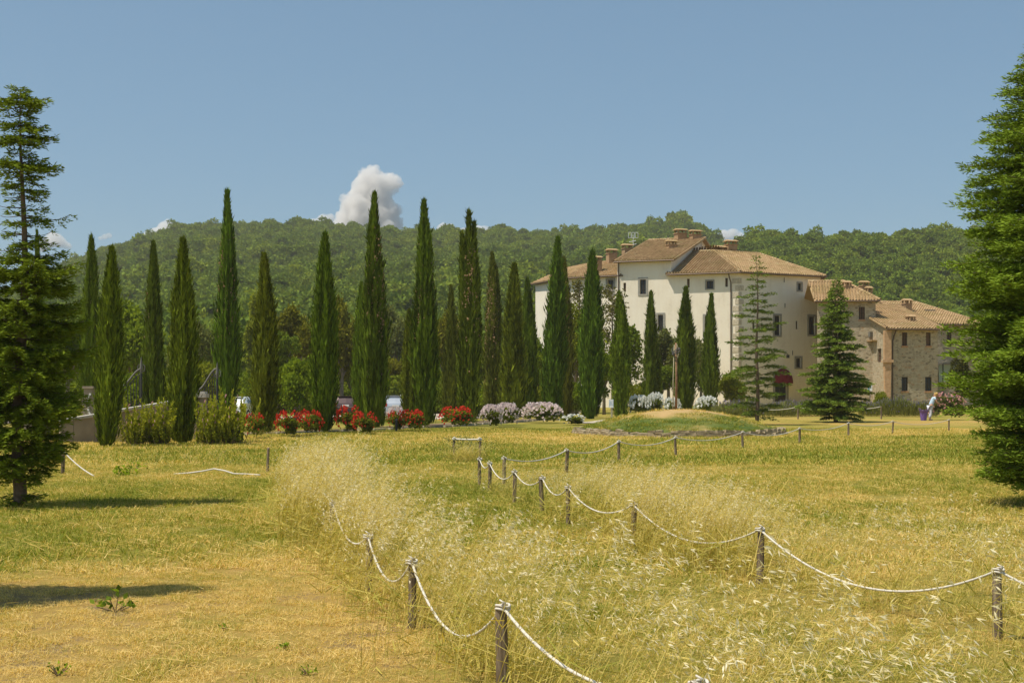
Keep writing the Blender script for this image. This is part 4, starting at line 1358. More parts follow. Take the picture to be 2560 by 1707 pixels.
# ---- conifers built branch by branch
def conifer(seed, H, trunk_r, branches, style, spray=.09, spray_w=.013, density=1.0, bare=None):
    """branches: (height, length, azimuth). style: dict(rise, droop, tip, side, fill)"""
    rng = np.random.default_rng(seed)
    wood = MB()
    wob = lambda h: (.04 * math.sin(h * 1.3 + seed), .03 * math.cos(h * 1.1 + seed))
    tp = [(wob(h)[0] if h > .5 else 0, wob(h)[1] if h > .5 else 0, h) for h in np.linspace(-.15, H, 16)]
    wood.tube(tp, [max(.008, trunk_r * (1 - (max(0, p[2]) / H)) ** .85) for p in tp], 9)
    C = []; A = []; Wd = []; T = []
    for (h, L, az, fill) in branches:
        d = np.array([math.cos(az), math.sin(az), 0.0]); side = np.array([-d[1], d[0], 0.0])
        o = np.array([*wob(h), h])
        rise = style["rise"] + rng.normal(0, .07); droop = style["droop"] * (1 + rng.normal(0, .15)); tip = style["tip"]
        s = np.linspace(0, 1, 9)
        pts = o + d * (s * L)[:, None]
        pts[:, 2] += L * (rise * s - droop * s ** 2 + tip * s ** 4)
        pts += side * (rng.normal(0, .06) * L * s ** 2)[:, None]
        wood.tube(pts.tolist(), [max(.004, .016 * L ** .5 * (1 - .85 * q)) for q in s], 4, False)
        bt = rng.uniform(.3, .7)
        if fill <= 0: continue
        nt = max(4, int(L / style["twig_gap"]))
        for k in range(nt):
            q = .12 + .88 * (k + rng.random()) / nt
            if rng.random() > fill: continue
            p = np.array([np.interp(q, s, pts[:, j]) for j in range(3)])
            for sg in (-1, 1):
                tl = L * style["side"] * (1.05 - q) ** .7 * (.35 + .65 * min(1, q * 2.2)) * rng.uniform(.7, 1.2) + .05
                tl = min(tl, style.get("maxtwig", .6))
                td = unit(side * sg * rng.uniform(.7, 1.0) + d * rng.uniform(.45, .9) + np.array([0, 0, rng.normal(style["twig_rise"], .12)]))
                m = max(3, int(tl / spray * 2.6 * density))
                ss = rng.random(m)
                c = p + td * (ss * tl)[:, None]
                c[:, 2] -= style["hang"] * (ss * tl) ** 1.5
                c += rng.normal(0, style.get("thick", .012), (m, 3))
                sgn = rng.choice([-1, 1], m)[:, None]
                lat = unit(np.cross(td, np.array([0, 0, 1.0])))
                ax = unit(td * rng.uniform(.5, 1.1, (m, 1)) + lat * sgn * rng.uniform(.2, .9, (m, 1)) + np.stack([np.zeros(m), np.zeros(m), rng.normal(style["spray_rise"], .25, m)], -1))
                l = spray * rng.uniform(.6, 1.35, (m, 1))
                C.append(c); A.append(ax * l); Wd.append(unit(np.cross(ax, rng.normal(0, 1, (m, 3)))) * spray_w * rng.uniform(.7, 1.3, (m, 1)))
                young = np.clip(ss * .5 + q * .25, 0, .7)
                T.append(np.clip(bt - .22 + young + rng.normal(0, .12, m), 0, 1))
    V = leaves(np.concatenate(C), np.concatenate(A), np.concatenate(Wd))
    me = quad_mesh("crown", V, np.concatenate(T)); me.materials.append(M["needle"])
    wm = wood.mesh("trunk", True); wm.materials.append(M["bark"])
    return me, wm

SPRUCE = dict(rise=.05, droop=.22, tip=.24, side=.40, twig_gap=.042, twig_rise=-.02, hang=1.1, spray_rise=.06, maxtwig=.42, thick=.012)
def spruce_branches(seed, base_y, Y, rows, n_each=(5, 8)):
    rng = np.random.default_rng(seed); out = []
    s = Y / F
    for (py, lenpx, fill, rightpx) in rows:
        h = (base_y - py) * s
        n = int(rng.integers(*n_each)) + (4 if py > 640 else 1); a0 = rng.uniform(0, 6.28)
        for k in range(n):
            az = a0 + 2 * math.pi * k / n + rng.normal(0, .25)
            L = lenpx * (1.16 if py > 640 else 1.1) * s * rng.uniform(.62, 1.04)
            out.append((h + rng.normal(0, .05), L, az, fill))
        if rightpx: out.append((h + .02, rightpx * s, rng.normal(0, .12), fill))
    return out
SP_Y = 21.7
rows = [(228, 22, 1, 0), (252, 62, 1, 70), (262, 48, 1, 0), (298, 36, .9, 0), (318, 58, .9, 0), (342, 66, 1, 84), (352, 60, 1, 0), (385, 42, .5, 0), (415, 66, 1, 96), (425, 58, 1, 84), (452, 46, .7, 0), (478, 54, .8, 66),
        (505, 50, .30, 0), (530, 62, .25, 70), (556, 62, .55, 112), (590, 60, .35, 0), (612, 70, .45, 80), (645, 84, .8, 100), (672, 112, .95, 138), (690, 104, .9, 0), (722, 112, .9, 120), (760, 118, .95, 140), (792, 130, .95, 0), (815, 128, 1, 150), (850, 120, 1, 0),
        (876, 132, 1, 190), (890, 124, 1, 0), (930, 132, 1, 150), (962, 118, 1, 0), (985, 132, 1, 0), (1018, 150, 1, 175), (1040, 122, 1, 0), (1075, 120, 1, 130), (1102, 124, 1, 0), (1140, 106, 1, 112), (1165, 84, .9, 0), (1192, 55, .8, 60), (1240, 40, .8, 62)]
sc_me, sc_wood = conifer(3, 6.37, .105, spruce_branches(4, 1270, SP_Y, rows), SPRUCE, .078, .0092, 2.3)
NEEDLE = (.122, .168, .017)
sx_ = GX(50, SP_Y)
t = empty("spruce_tree", (sx_, SP_Y, gz(sx_, SP_Y)))
t.rotation_euler = (0, .008, 0)
obj("trunk", sc_wood, None, t); obj("crown", sc_me, None, t, color=NEEDLE)
tag(t, "tall tiered spruce with bare upper trunk at the lawn's left edge", "spruce")
# its neighbour outside the frame, whose shadow falls on the near lawn
rows2 = [(py, L * .9, 1, 0) for (py, L, f, r) in rows]
s2_me, s2_wood = conifer(9, 6.2, .11, spruce_branches(14, 1270, SP_Y, rows2, (5, 7)), SPRUCE, .10, .016, .6)
x2, y2 = -5.85, 11.75
t = empty("spruce_tree", (x2, y2, gz(x2, y2)))
obj("trunk", s2_wood, None, t); obj("crown", s2_me, None, t, color=NEEDLE)
tag(t, "spruce just outside the left edge, its shadow on the near lawn", "spruce")

# ---- the big cedar at the right edge
CEDAR = dict(rise=.34, droop=.30, tip=.06, side=.40, twig_gap=.045, twig_rise=.05, hang=.5, spray_rise=.10, maxtwig=.5, thick=.02)
def cone_branches(seed, H, prof, n, low=.08, fill=1.0, top=.985):
    rng = np.random.default_rng(seed); out = []
    for k in range(n):
        t = low + (top - low) * ((k + rng.random()) / n) ** 1.0
        L = np.interp(t, [p[0] for p in prof], [p[1] for p in prof]) * rng.uniform(.62, 1.12)
        out.append((t * H, L, k * 2.39996 + rng.normal(0, .3), fill))
    return out
bc_me, bc_wood = conifer(21, 7.58, .13, cone_branches(22, 7.58, [(0, .9), (.10, 1.25), (.25, 1.45), (.45, 1.45), (.626, 1.36), (.676, 1.24), (.739, 1.05), (.80, .88), (.838, .66), (.876, .52), (.92, .36), (1, .06)], 520, .03), CEDAR, .092, .0095, 1.5)
bx0 = GX(2622, 22.0)
t = empty("cedar_tree", (bx0, 22.0, gz(bx0, 22)))
obj("trunk", bc_wood, None, t); obj("crown", bc_me, None, t, color=(.120, .180, .020))
tag(t, "big dense bright-green cedar at the lawn's right edge", "cedar")

# ---- two young cedars before the villa
DEODAR = dict(rise=.30, droop=.34, tip=.05, side=.30, twig_gap=.05, twig_rise=.0, hang=.35, spray_rise=.08, maxtwig=.5, thick=.03)
th_me, th_wood = conifer(31, 8.95, .11, cone_branches(32, 8.95, [(0, .7), (.07, 1.5), (.2, 1.6), (.33, 2.15), (.5, 1.45), (.62, 1.5), (.75, .8), (.88, .6), (1, .1)], 70, .03, .62), DEODAR, .15, .022, 1.7)
x = GX(1893, 73.5); t = empty("cedar_tree", (x, 73.5, gz(x, 73.5)))
obj("trunk", th_wood, None, t); obj("crown", th_me, None, t, color=(.100, .145, .026))
tag(t, "thin open young cedar in front of the villa's corner", "cedar", "young cedars before the villa")
fu_me, fu_wood = conifer(41, 8.1, .14, cone_branches(42, 8.1, [(0, 1.6), (.08, 2.2), (.25, 2.1), (.42, 1.75), (.6, 1.15), (.78, .78), (.9, .5), (1, .1)], 190, .02, 1.0), DEODAR, .16, .024, 1.8)
x = GX(2090, 80.0); t = empty("cedar_tree", (x, 80.0, gz(x, 80)))
obj("trunk", fu_wood, None, t); obj("crown", fu_me, None, t, color=(.110, .160, .026))
tag(t, "full bushy young cedar hiding the join of villa and stone house", "cedar", "young cedars before the villa")

# ---- broadleaf trees behind the cypresses
def broad_mesh(seed, radii, n, lobes, leaf, z0, H, lobe_r=(.3, .5)):
    rng = np.random.default_rng(seed)
    V, tt, cen = crown_quads(rng, n, radii, lobes, leaf, lobe_r)
    V[:, :, 2] += z0
    me = quad_mesh("crown", V, tt); me.materials.append(M["broad_leaf"])
    b = MB()
    b.tube([(0, 0, -.2), (.05, .03, z0 * .45), (.02, -.04, z0 * .8), (0, 0, z0 + radii[2] * .4)], [.22, .17, .14, .05], 8)
    for c in cen[: 14]:
        s0 = Vector((.03, 0, z0 * random.uniform(.45, .85))); e0 = Vector((c[0], c[1], c[2] + z0))
        mid = s0.lerp(e0, .5) + Vector((0, 0, .15))
        b.tube([s0, mid, e0], [.08, .055, .015], 5)
    wm = b.mesh("trunk", True); wm.materials.append(M["bark_grey"])
    return me, wm
BT = [broad_mesh(51, (2.6, 2.6, 3.0), 9000, 22, .21, 3.6, 6.6), broad_mesh(52, (2.3, 2.3, 3.3), 9000, 24, .20, 3.9, 7.2), broad_mesh(53, (2.9, 2.7, 2.6), 9500, 26, .21, 3.2, 5.8),
      broad_mesh(54, (1.3, 1.3, 4.2), 6500, 20, .19, 4.6, 8.8, (.22, .4)), broad_mesh(55, (2.2, 2.2, 1.7), 8000, 20, .17, 1.7, 3.4)]
BTH = [6.6, 7.2, 5.8, 8.8, 3.4]; BTW = [5.0, 4.5, 5.5, 2.5, 4.3]
BG = (.165, .235, .020); BDK = (.115, .170, .020); BOL = (.160, .190, .066); BYG = (.195, .235, .024); BRU = (.160, .172, .022)
def broadleaf(kind, px, ytop, w, Y, colr, label, name="broadleaf_tree", cat="tree", sink=0.0):
    x = GX(px, Y); g = gz(x, Y)
    H = CAMZ + (HY - ytop) / F * Y - g; W = w / F * Y
    t = empty(name, (x, Y, g - sink), random.uniform(0, 6.28))
    sc = (W / BTW[kind], W / BTW[kind], (H + sink) / BTH[kind])
    obj("crown", BT[kind][0], None, t, scale=sc, color=colr); obj("trunk", BT[kind][1], None, t, scale=sc)
    tag(t, label, cat, "leafy trees behind the cypresses")
for a in [
 (0, 60, 770, 150, 112, BG, "leafy tree at the far left behind the spruce"),
 (2, 170, 745, 150, 118, BDK, "dark leafy tree left of the leftmost full cypress"),
 (0, 325, 728, 190, 108, BG, "bright round tree behind the iron gate"),
 (1, 470, 770, 130, 116, BOL, "greyish tree behind the broad cypress between oleanders"),
 (1, 560, 752, 130, 124, BDK, "dark tree behind the tallest far-left cypress"),
 (3, 638, 672, 74, 158, BYG, "pale slender poplar rising left of the stout cypress tip"),
 (2, 690, 812, 150, 112, BDK, "dark rounded tree right of the stout cypress"),
 (1, 745, 735, 150, 118, BRU, "olive-brown tree left of the cypress by the dark car"),
 (0, 855, 722, 150, 122, BRU, "tall brownish tree above the dark car"),
 (2, 880, 850, 120, 127, BDK, "shady dark tree directly behind the dark car"),
 (1, 985, 735, 130, 150, BOL, "grey-green tree above the silver car"),
 (2, 1000, 885, 130, 128, BRU, "low brownish tree just behind the silver car"),
 (1, 1110, 745, 110, 128, BRU, "tree between the two tall cypresses right of the silver car"),
 (2, 1190, 830, 130, 126, BDK, "dark tree behind the three-tipped cypress"),
 (0, 1340, 820, 130, 122, BG, "green tree at the foot of the villa's left end"),
 (0, 1440, 745, 150, 118, BYG, "bright green tree before the villa's left wing"),
 (1, 1560, 790, 130, 117, BDK, "dark green tree before the villa's tower"),
 (1, 1510, 850, 100, 112, BG, "small green tree behind the double-tipped cypress"),
 (2, 1650, 905, 110, 119, BDK, "low dark tree behind the white roses"),
]: broadleaf(*a)
for a in [
 (4, 520, 895, 150, 100, BYG, "yellow-green shrub behind the right oleander"),
 (4, 742, 885, 145, 88, BG, "bright green rounded shrub left of the dark car"),
 (4, 640, 930, 120, 104, BG, "green shrub behind the white car"),
 (4, 330, 925, 150, 84, BG, "green shrub behind the iron gate bars"),
 (4, 960, 900, 90, 131, BYG, "yellow-green shrub between the two parked cars"),
 (4, 1110, 930, 110, 112, BG, "green shrub between the thin cypresses right of the silver car"),
 (4, 1240, 960, 120, 112, BG, "green shrub behind the pink-white roses"),
 (4, 1345, 960, 90, 112, BYG, "yellow-green shrub behind the second pink-white rose bush"),
 (4, 1430, 950, 100, 108, BG, "green shrub left of the white sign post"),
 (4, 1590, 955, 80, 112, BYG, "yellow-green shrub between the double-tipped and short cypresses"),
 (4, 1828, 925, 90, 118, BYG, "sparse yellow-green shrub at the villa corner's foot"),
 (4, 2205, 975, 50, 108, BYG, "small yellow-green shrub under the brick pilaster"),
]: broadleaf(*a, name="shrub", cat="shrub", sink=.3)
for a in [
 (1, 1672, 800, 105, 122, BOL, "grey olive tree left of the tall pole before the villa"),
 (1, 1752, 828, 90, 124, BOL, "grey olive tree right of the tall pole before the villa"),
]: broadleaf(*a, name="olive_tree", cat="olive tree")
broadleaf(3, 2402, 862, 66, 100, (.075, .088, .030), "dark narrow tree between stone house and the big cedar")

# two thin half-bare trees in front of the villa's left wing
def sparse_tree(seed, px, ytop, w, Y, label):
    rng = np.random.default_rng(seed)
    x = GX(px, Y); g = gz(x, Y); H = CAMZ + (HY - ytop) / F * Y - g; W = w / F * Y
    b = MB(); C = []
    b.tube([(0, 0, -.2), (.1, 0, H * .4), (.0, .05, H * .75), (.1, 0, H * .97)], [.13, .1, .06, .015], 7)
    for k in range(26):
        h = H * rng.uniform(.45, .92); az = rng.uniform(0, 6.28); L = W * .5 * rng.uniform(.5, 1.05) * (1.1 - (h / H) * .5)
        e = np.array([math.cos(az) * L, math.sin(az) * L, h + L * rng.uniform(.3, .8)])
        b.tube([(0.05, 0, h), (e * .5 + np.array([0, 0, h * .5 + .1])).tolist(), e.tolist()], [.04, .025, .008], 4)
        m = 60; s = rng.uniform(.35, 1.05, m)[:, None]
        C.append(np.array([.05, 0, h]) * (1 - s) + e * s + rng.normal(0, .22, (m, 3)))
    C = np.concatenate(C); m = len(C)
    ax = rand_dirs(m, rng) * .22
    me = quad_mesh("crown", leaves(C, ax, unit(np.cross(ax, rand_dirs(m, rng))) * .075), rng.random(m)); me.materials.append(M["broad_leaf"])
    t = empty("young_tree", (x, Y, g))
    wm = b.mesh("trunk"); wm.materials.append(M["bark_grey"])
    obj("crown", me, None, t, color=(.13, .135, .045)); obj("trunk", wm, None, t)
    tag(t, label, "tree", "leafy trees behind the cypresses")
sparse_tree(61, 1448, 690, 110, 128, "thin half-bare tree against the villa's left wing wall")
sparse_tree(62, 1530, 700, 110, 126, "thin half-bare tree left of the villa's tower window")

# ---- flowering bushes
def bush_mesh(seed, n, leaf, radii=(1, 1, 1), lobes=10, upright=.0, lobe_r=(.22, .62)):
    rng = np.random.default_rng(seed)
    V, tt, _ = crown_quads(rng, n, radii, lobes, leaf, lobe_r)
    V[:, :, 2] = np.maximum(V[:, :, 2] * .5 + .5, .0)
    me = quad_mesh("foliage", V, tt); me.materials.append(M["shrub_leaf"]); return me
def blossom_mesh(seed, n, size, mat, bias=.2, petals=7):
    rng = np.random.default_rng(seed)
    th = rng.uniform(0, 2 * np.pi, n); zz = rng.beta(3.0, 1.2, n)
    r = np.sqrt(np.clip(1 - (np.clip(zz - .45, 0, 1) / .62) ** 2, .02, 1)) * rng.uniform(.72, 1.08, n) * np.where(zz < .4, .75 + zz * .6, 1)
    c = np.stack([r * np.cos(th), r * np.sin(th), zz * 1.06], -1)
    c = np.repeat(c, petals, 0); m = len(c)
    d = rand_dirs(m, rng); s = size * rng.uniform(.6, 1.25, m)[:, None]
    ax = d * s; V = leaves(c - ax * .2, ax, unit(np.cross(d, rand_dirs(m, rng))) * s * .5)
    me = quad_mesh("blossoms", V, rng.random(m)); me.materials.append(mat); return me
def petal_mat(name, c0, c1):
    m, nt, out = mat_new(name)
    col = ramp(nt, attr(nt, "tint"), [(0, c0), (1, c1)])
    foliage_shader(nt, out, col, .3); 
    for n_ in nt.nodes:
        if n_.type == 'MIX' and n_.blend_type == 'MULTIPLY': n_.inputs[7].default_value = (1, 1, 1, 1)
    M[name] = m
petal_mat("petal_red", (.55, .030, .020), (.82, .11, .055)); petal_mat("petal_pink", (.76, .60, .60), (.90, .82, .78)); petal_mat("petal_white", (.84, .84, .78), (.93, .93, .88))
petal_mat("petal_rose", (.66, .32, .32), (.82, .52, .48)); petal_mat("petal_lavender", (.22, .18, .34), (.36, .30, .46))
BUSH = [bush_mesh(71 + k, 2800, .14) for k in range(3)]
BLOS = {"red": [blossom_mesh(81 + k, 62, .10, M["petal_red"]) for k in range(3)], "pink": [blossom_mesh(85 + k, 150, .10, M["petal_pink"]) for k in range(2)],
        "white": [blossom_mesh(88 + k, 60, .15, M["petal_white"], petals=9) for k in range(2)], "rose": [blossom_mesh(91, 60, .08, M["petal_rose"])]}
def flower_bush(px0, px1, ytop, ybase, colr, kind, label, group, Y=None, leafc=(.15, .195, .030), nb=1):
    Y = Y or GY(ybase)
    x = GX((px0 + px1) / 2, Y); g = gz(x, Y); W = 1.12 * (px1 - px0) / F * Y; H = 1.1 * (CAMZ + (HY - ytop) / F * Y - g)
    t = empty("rose_bush", (x, Y, g))
    k = random.randrange(3); rz = random.uniform(0, 6.28)
    if kind == 'white': W *= .82; H *= .9
    dpt = min(W, 1.6)
    obj("foliage", BUSH[k], None, t, scale=(W / 1.75, dpt / 1.75, H * .92), color=leafc)
    for q in range(nb):
        ms = BLOS[kind]; o = obj("blossoms", ms[(k + q) % len(ms)], None, t, rot=(0, 0, 0), scale=(W / 2.05, dpt / 2.05, H * .97)); o["kind"] = "stuff"
        if q: o.scale = (-W / 2.05, dpt / 2.05, H * .95)
    tag(t, label, "rose bush", group)
RG = "rose bushes in the bed"
flower_bush(612, 662, 1040, 1096, 0, "red", "small red rose bush at the left end, beside the oleander", RG)
flower_bush(688, 752, 1034, 1092, 0, "red", "red rose bush directly behind the left bollard", RG, nb=2)
flower_bush(742, 806, 1032, 1090, 0, "red", "red rose bush right of the left bollard", RG, nb=2)
flower_bush(838, 905, 1022, 1083, 0, "red", "large red rose bush in front of the dark car", RG, nb=2)
flower_bush(880, 942, 1036, 1086, 0, "red", "red rose bush at the foot of the cone-studded cypress by the cloud", RG, nb=2)
flower_bush(968, 1012, 1032, 1078, 0, "red", "red rose bush below the silver car", RG)
flower_bush(1000, 1060, 1030, 1079, 0, "red", "red rose bush right of the silver car", RG, nb=2)
flower_bush(1100, 1180, 1022, 1070, 0, "red", "rightmost red rose bush under the three-tipped cypress", RG, nb=2)
flower_bush(1204, 1256, 1018, 1068, 0, "pink", "pale pink rose bush, first right of the red ones", RG, nb=2)
flower_bush(1238, 1296, 1014, 1066, 0, "pink", "larger pale pink rose bush beside the smooth bright cypress", RG, nb=2)
flower_bush(1306, 1400, 1012, 1058, 0, "pink", "wide pale pink rose bush left of the tall cypress foot", RG, nb=2)
flower_bush(1398, 1470, 1036, 1062, 0, "white", "low rose bush with few white flowers left of the sign post", RG)
flower_bush(968, 1012, 1022, 1070, 0, "pink", "small whitish rose bush right behind the red one below the silver car", RG, Y=70)
flower_bush(1566, 1628, 990, 1045, 0, "white", "white rose bush right of the double-tipped cypress", RG, Y=96, nb=2)
flower_bush(1612, 1664, 984, 1045, 0, "white", "tallest white rose bush left of the pole", RG, Y=98, nb=2)
flower_bush(1655, 1706, 996, 1045, 0, "white", "white rose bush behind the pole on the mound", RG, Y=97, nb=2)
flower_bush(1734, 1798, 992, 1045, 0, "white", "white rose bush right of the pole", RG, Y=99, nb=2)
flower_bush(2322, 2412, 988, 1050, 0, "rose", "pink rose bush the stooping person is tending", RG, Y=85.4, leafc=(.105, .125, .040), nb=2)

# oleanders
def oleander_mesh(seed):
    rng = np.random.default_rng(seed)
    C = []; A = []; W = []; T = []
    b = MB()
    for k in range(95):
        az = rng.uniform(0, 6.28); lean = rng.uniform(.05, .8); L = rng.uniform(.5, 1.08) * (.78 + .3 * math.sin(2.3 * az + seed))
        d = np.array([math.cos(az) * lean, math.sin(az) * lean, 1.0]); d /= np.linalg.norm(d)
        o = np.array([rng.normal(0, .22), rng.normal(0, .22), 0.0])
        e = o + d * L
        if k < 60: b.tube([o.tolist(), (o + d * L * .5).tolist(), e.tolist()], [.012, .009, .004], 4)
        m = 70; s = rng.uniform(.12, 1.0, m)
        c = o + d * (s * L)[:, None]
        ax = unit(d * .7 + rand_dirs(m, rng) * .8) * rng.uniform(.07, .14, m)[:, None]
        C.append(c); A.append(ax); W.append(unit(np.cross(ax, rand_dirs(m, rng))) * .024); T.append(np.clip(s * .6 + rng.normal(.1, .2, m), 0, 1))
    me = quad_mesh("foliage", leaves(np.concatenate(C), np.concatenate(A), np.concatenate(W)), np.concatenate(T)); me.materials.append(M["shrub_leaf"])
    wm = b.mesh("stems"); wm.materials.append(M["twig"])
    return me, wm
OL = [oleander_mesh(101), oleander_mesh(102)]
OBL = blossom_mesh(104, 14, .055, M["petal_rose"], petals=5)
def oleander(px0, px1, ytop, ybase, label, k, Y=None, n=3):
    Y = Y or GY(ybase)
    x = GX((px0 + px1) / 2, Y); g = gz(x, Y); W = (px1 - px0) / F * Y; H = CAMZ + (HY - ytop) / F * Y - g
    t = empty("oleander_bush", (x, Y, g))
    sc = (W / 1.35, W / 1.6, H)
    obj("foliage", OL[k][0], None, t, scale=sc, color=(.29, .33, .038)); obj("stems", OL[k][1], None, t, scale=sc)
    o = obj("blossoms", OBL, None, t, scale=(W / 2.1, W / 2.4, H * .95)); o["kind"] = "stuff"
    tag(t, label, "oleander", "oleander bushes along the wall")
oleander(300, 372, 1010, 1110, "oleander bush left of the broad cypress, nearer the wall's left part", 0, 46.6)
oleander(352, 438, 1004, 1110, "oleander bush touching the broad cypress from the left", 1, 46.9)
oleander(488, 562, 1000, 1112, "oleander bush directly right of the broad cypress", 1, 46.8)
oleander(536, 622, 986, 1110, "tall oleander bush beside the white car", 0, 47.2)
oleander(128, 205, 1000, 1075, "oleander bush on the wall behind the spruce", 1, 49.5)

# lavender hedges
def lavender(A, B, width, height, label, seed):
    rng = np.random.default_rng(seed)
    A = np.array(A); B = np.array(B); L = np.linalg.norm(B - A); u = (B - A) / L; nrm = np.array([-u[1], u[0]])
    n = int(L * 1500)
    s = rng.uniform(0, L, n); o = rng.normal(0, width * .27, n)
    clump = .8 + .4 * vnoise(s * 1.1, o * .5, seed)
    base = A + u * s[:, None] + nrm * o[:, None]
    h = height * clump * np.sqrt(np.clip(1 - (o / (width * .62)) ** 2, .08, 1)) * rng.uniform(.7, 1.05, n)
    c = np.column_stack([base, np.zeros(n)]); c[:, 2] = ground_z(c[:, 0], c[:, 1]) + h * rng.uniform(.0, .62, n)
    ax = unit(np.column_stack([nrm[0] * o * .5 + rng.normal(0, .16, n), nrm[1] * o * .5 + rng.normal(0, .16, n), np.ones(n)])) * (h * .42)[:, None]
    w = unit(np.cross(ax, rand_dirs(n, rng))) * .02
    t = empty("lavender_hedge", (float(A[0]), float(A[1]), gz(*A)))
    o3 = np.array([A[0], A[1], gz(*A)])
    me = quad_mesh("foliage", leaves(c - o3, ax, w), np.clip(rng.normal(.5, .2, n), 0, 1)); me.materials.append(M["shrub_leaf"])
    obj("foliage", me, None, t, color=(.20, .225, .085))
    k = rng.random(n) < .07
    cc = c[k] + ax[k] * .75 - o3; cc[:, 2] = np.maximum(cc[:, 2], h[k] * .85); m = len(cc)
    me = quad_mesh("flower_spikes", leaves(cc, unit(ax[k]) * .14, unit(np.cross(ax[k], rand_dirs(m, rng))) * .02), rng.random(m)); me.materials.append(M["petal_lavender"])
    q = obj("flower_spikes", me, None, t); q["kind"] = "stuff"
    tag(t, label, "lavender", "lavender hedges before the buildings")
lavender((GX(1800, 94), 94), (GX(1905, 96), 96), 2.0, 1.15, "lavender hedge left of the thin young cedar", 111)
lavender((GX(1925, 96), 96), (GX(2060, 99), 99), 2.0, 1.15, "lavender hedge between the two young cedars", 112)
lavender((GX(2150, 98), 98), (GX(2345, 96), 96), 2.2, 1.3, "lavender hedge before the lower stone house", 113)

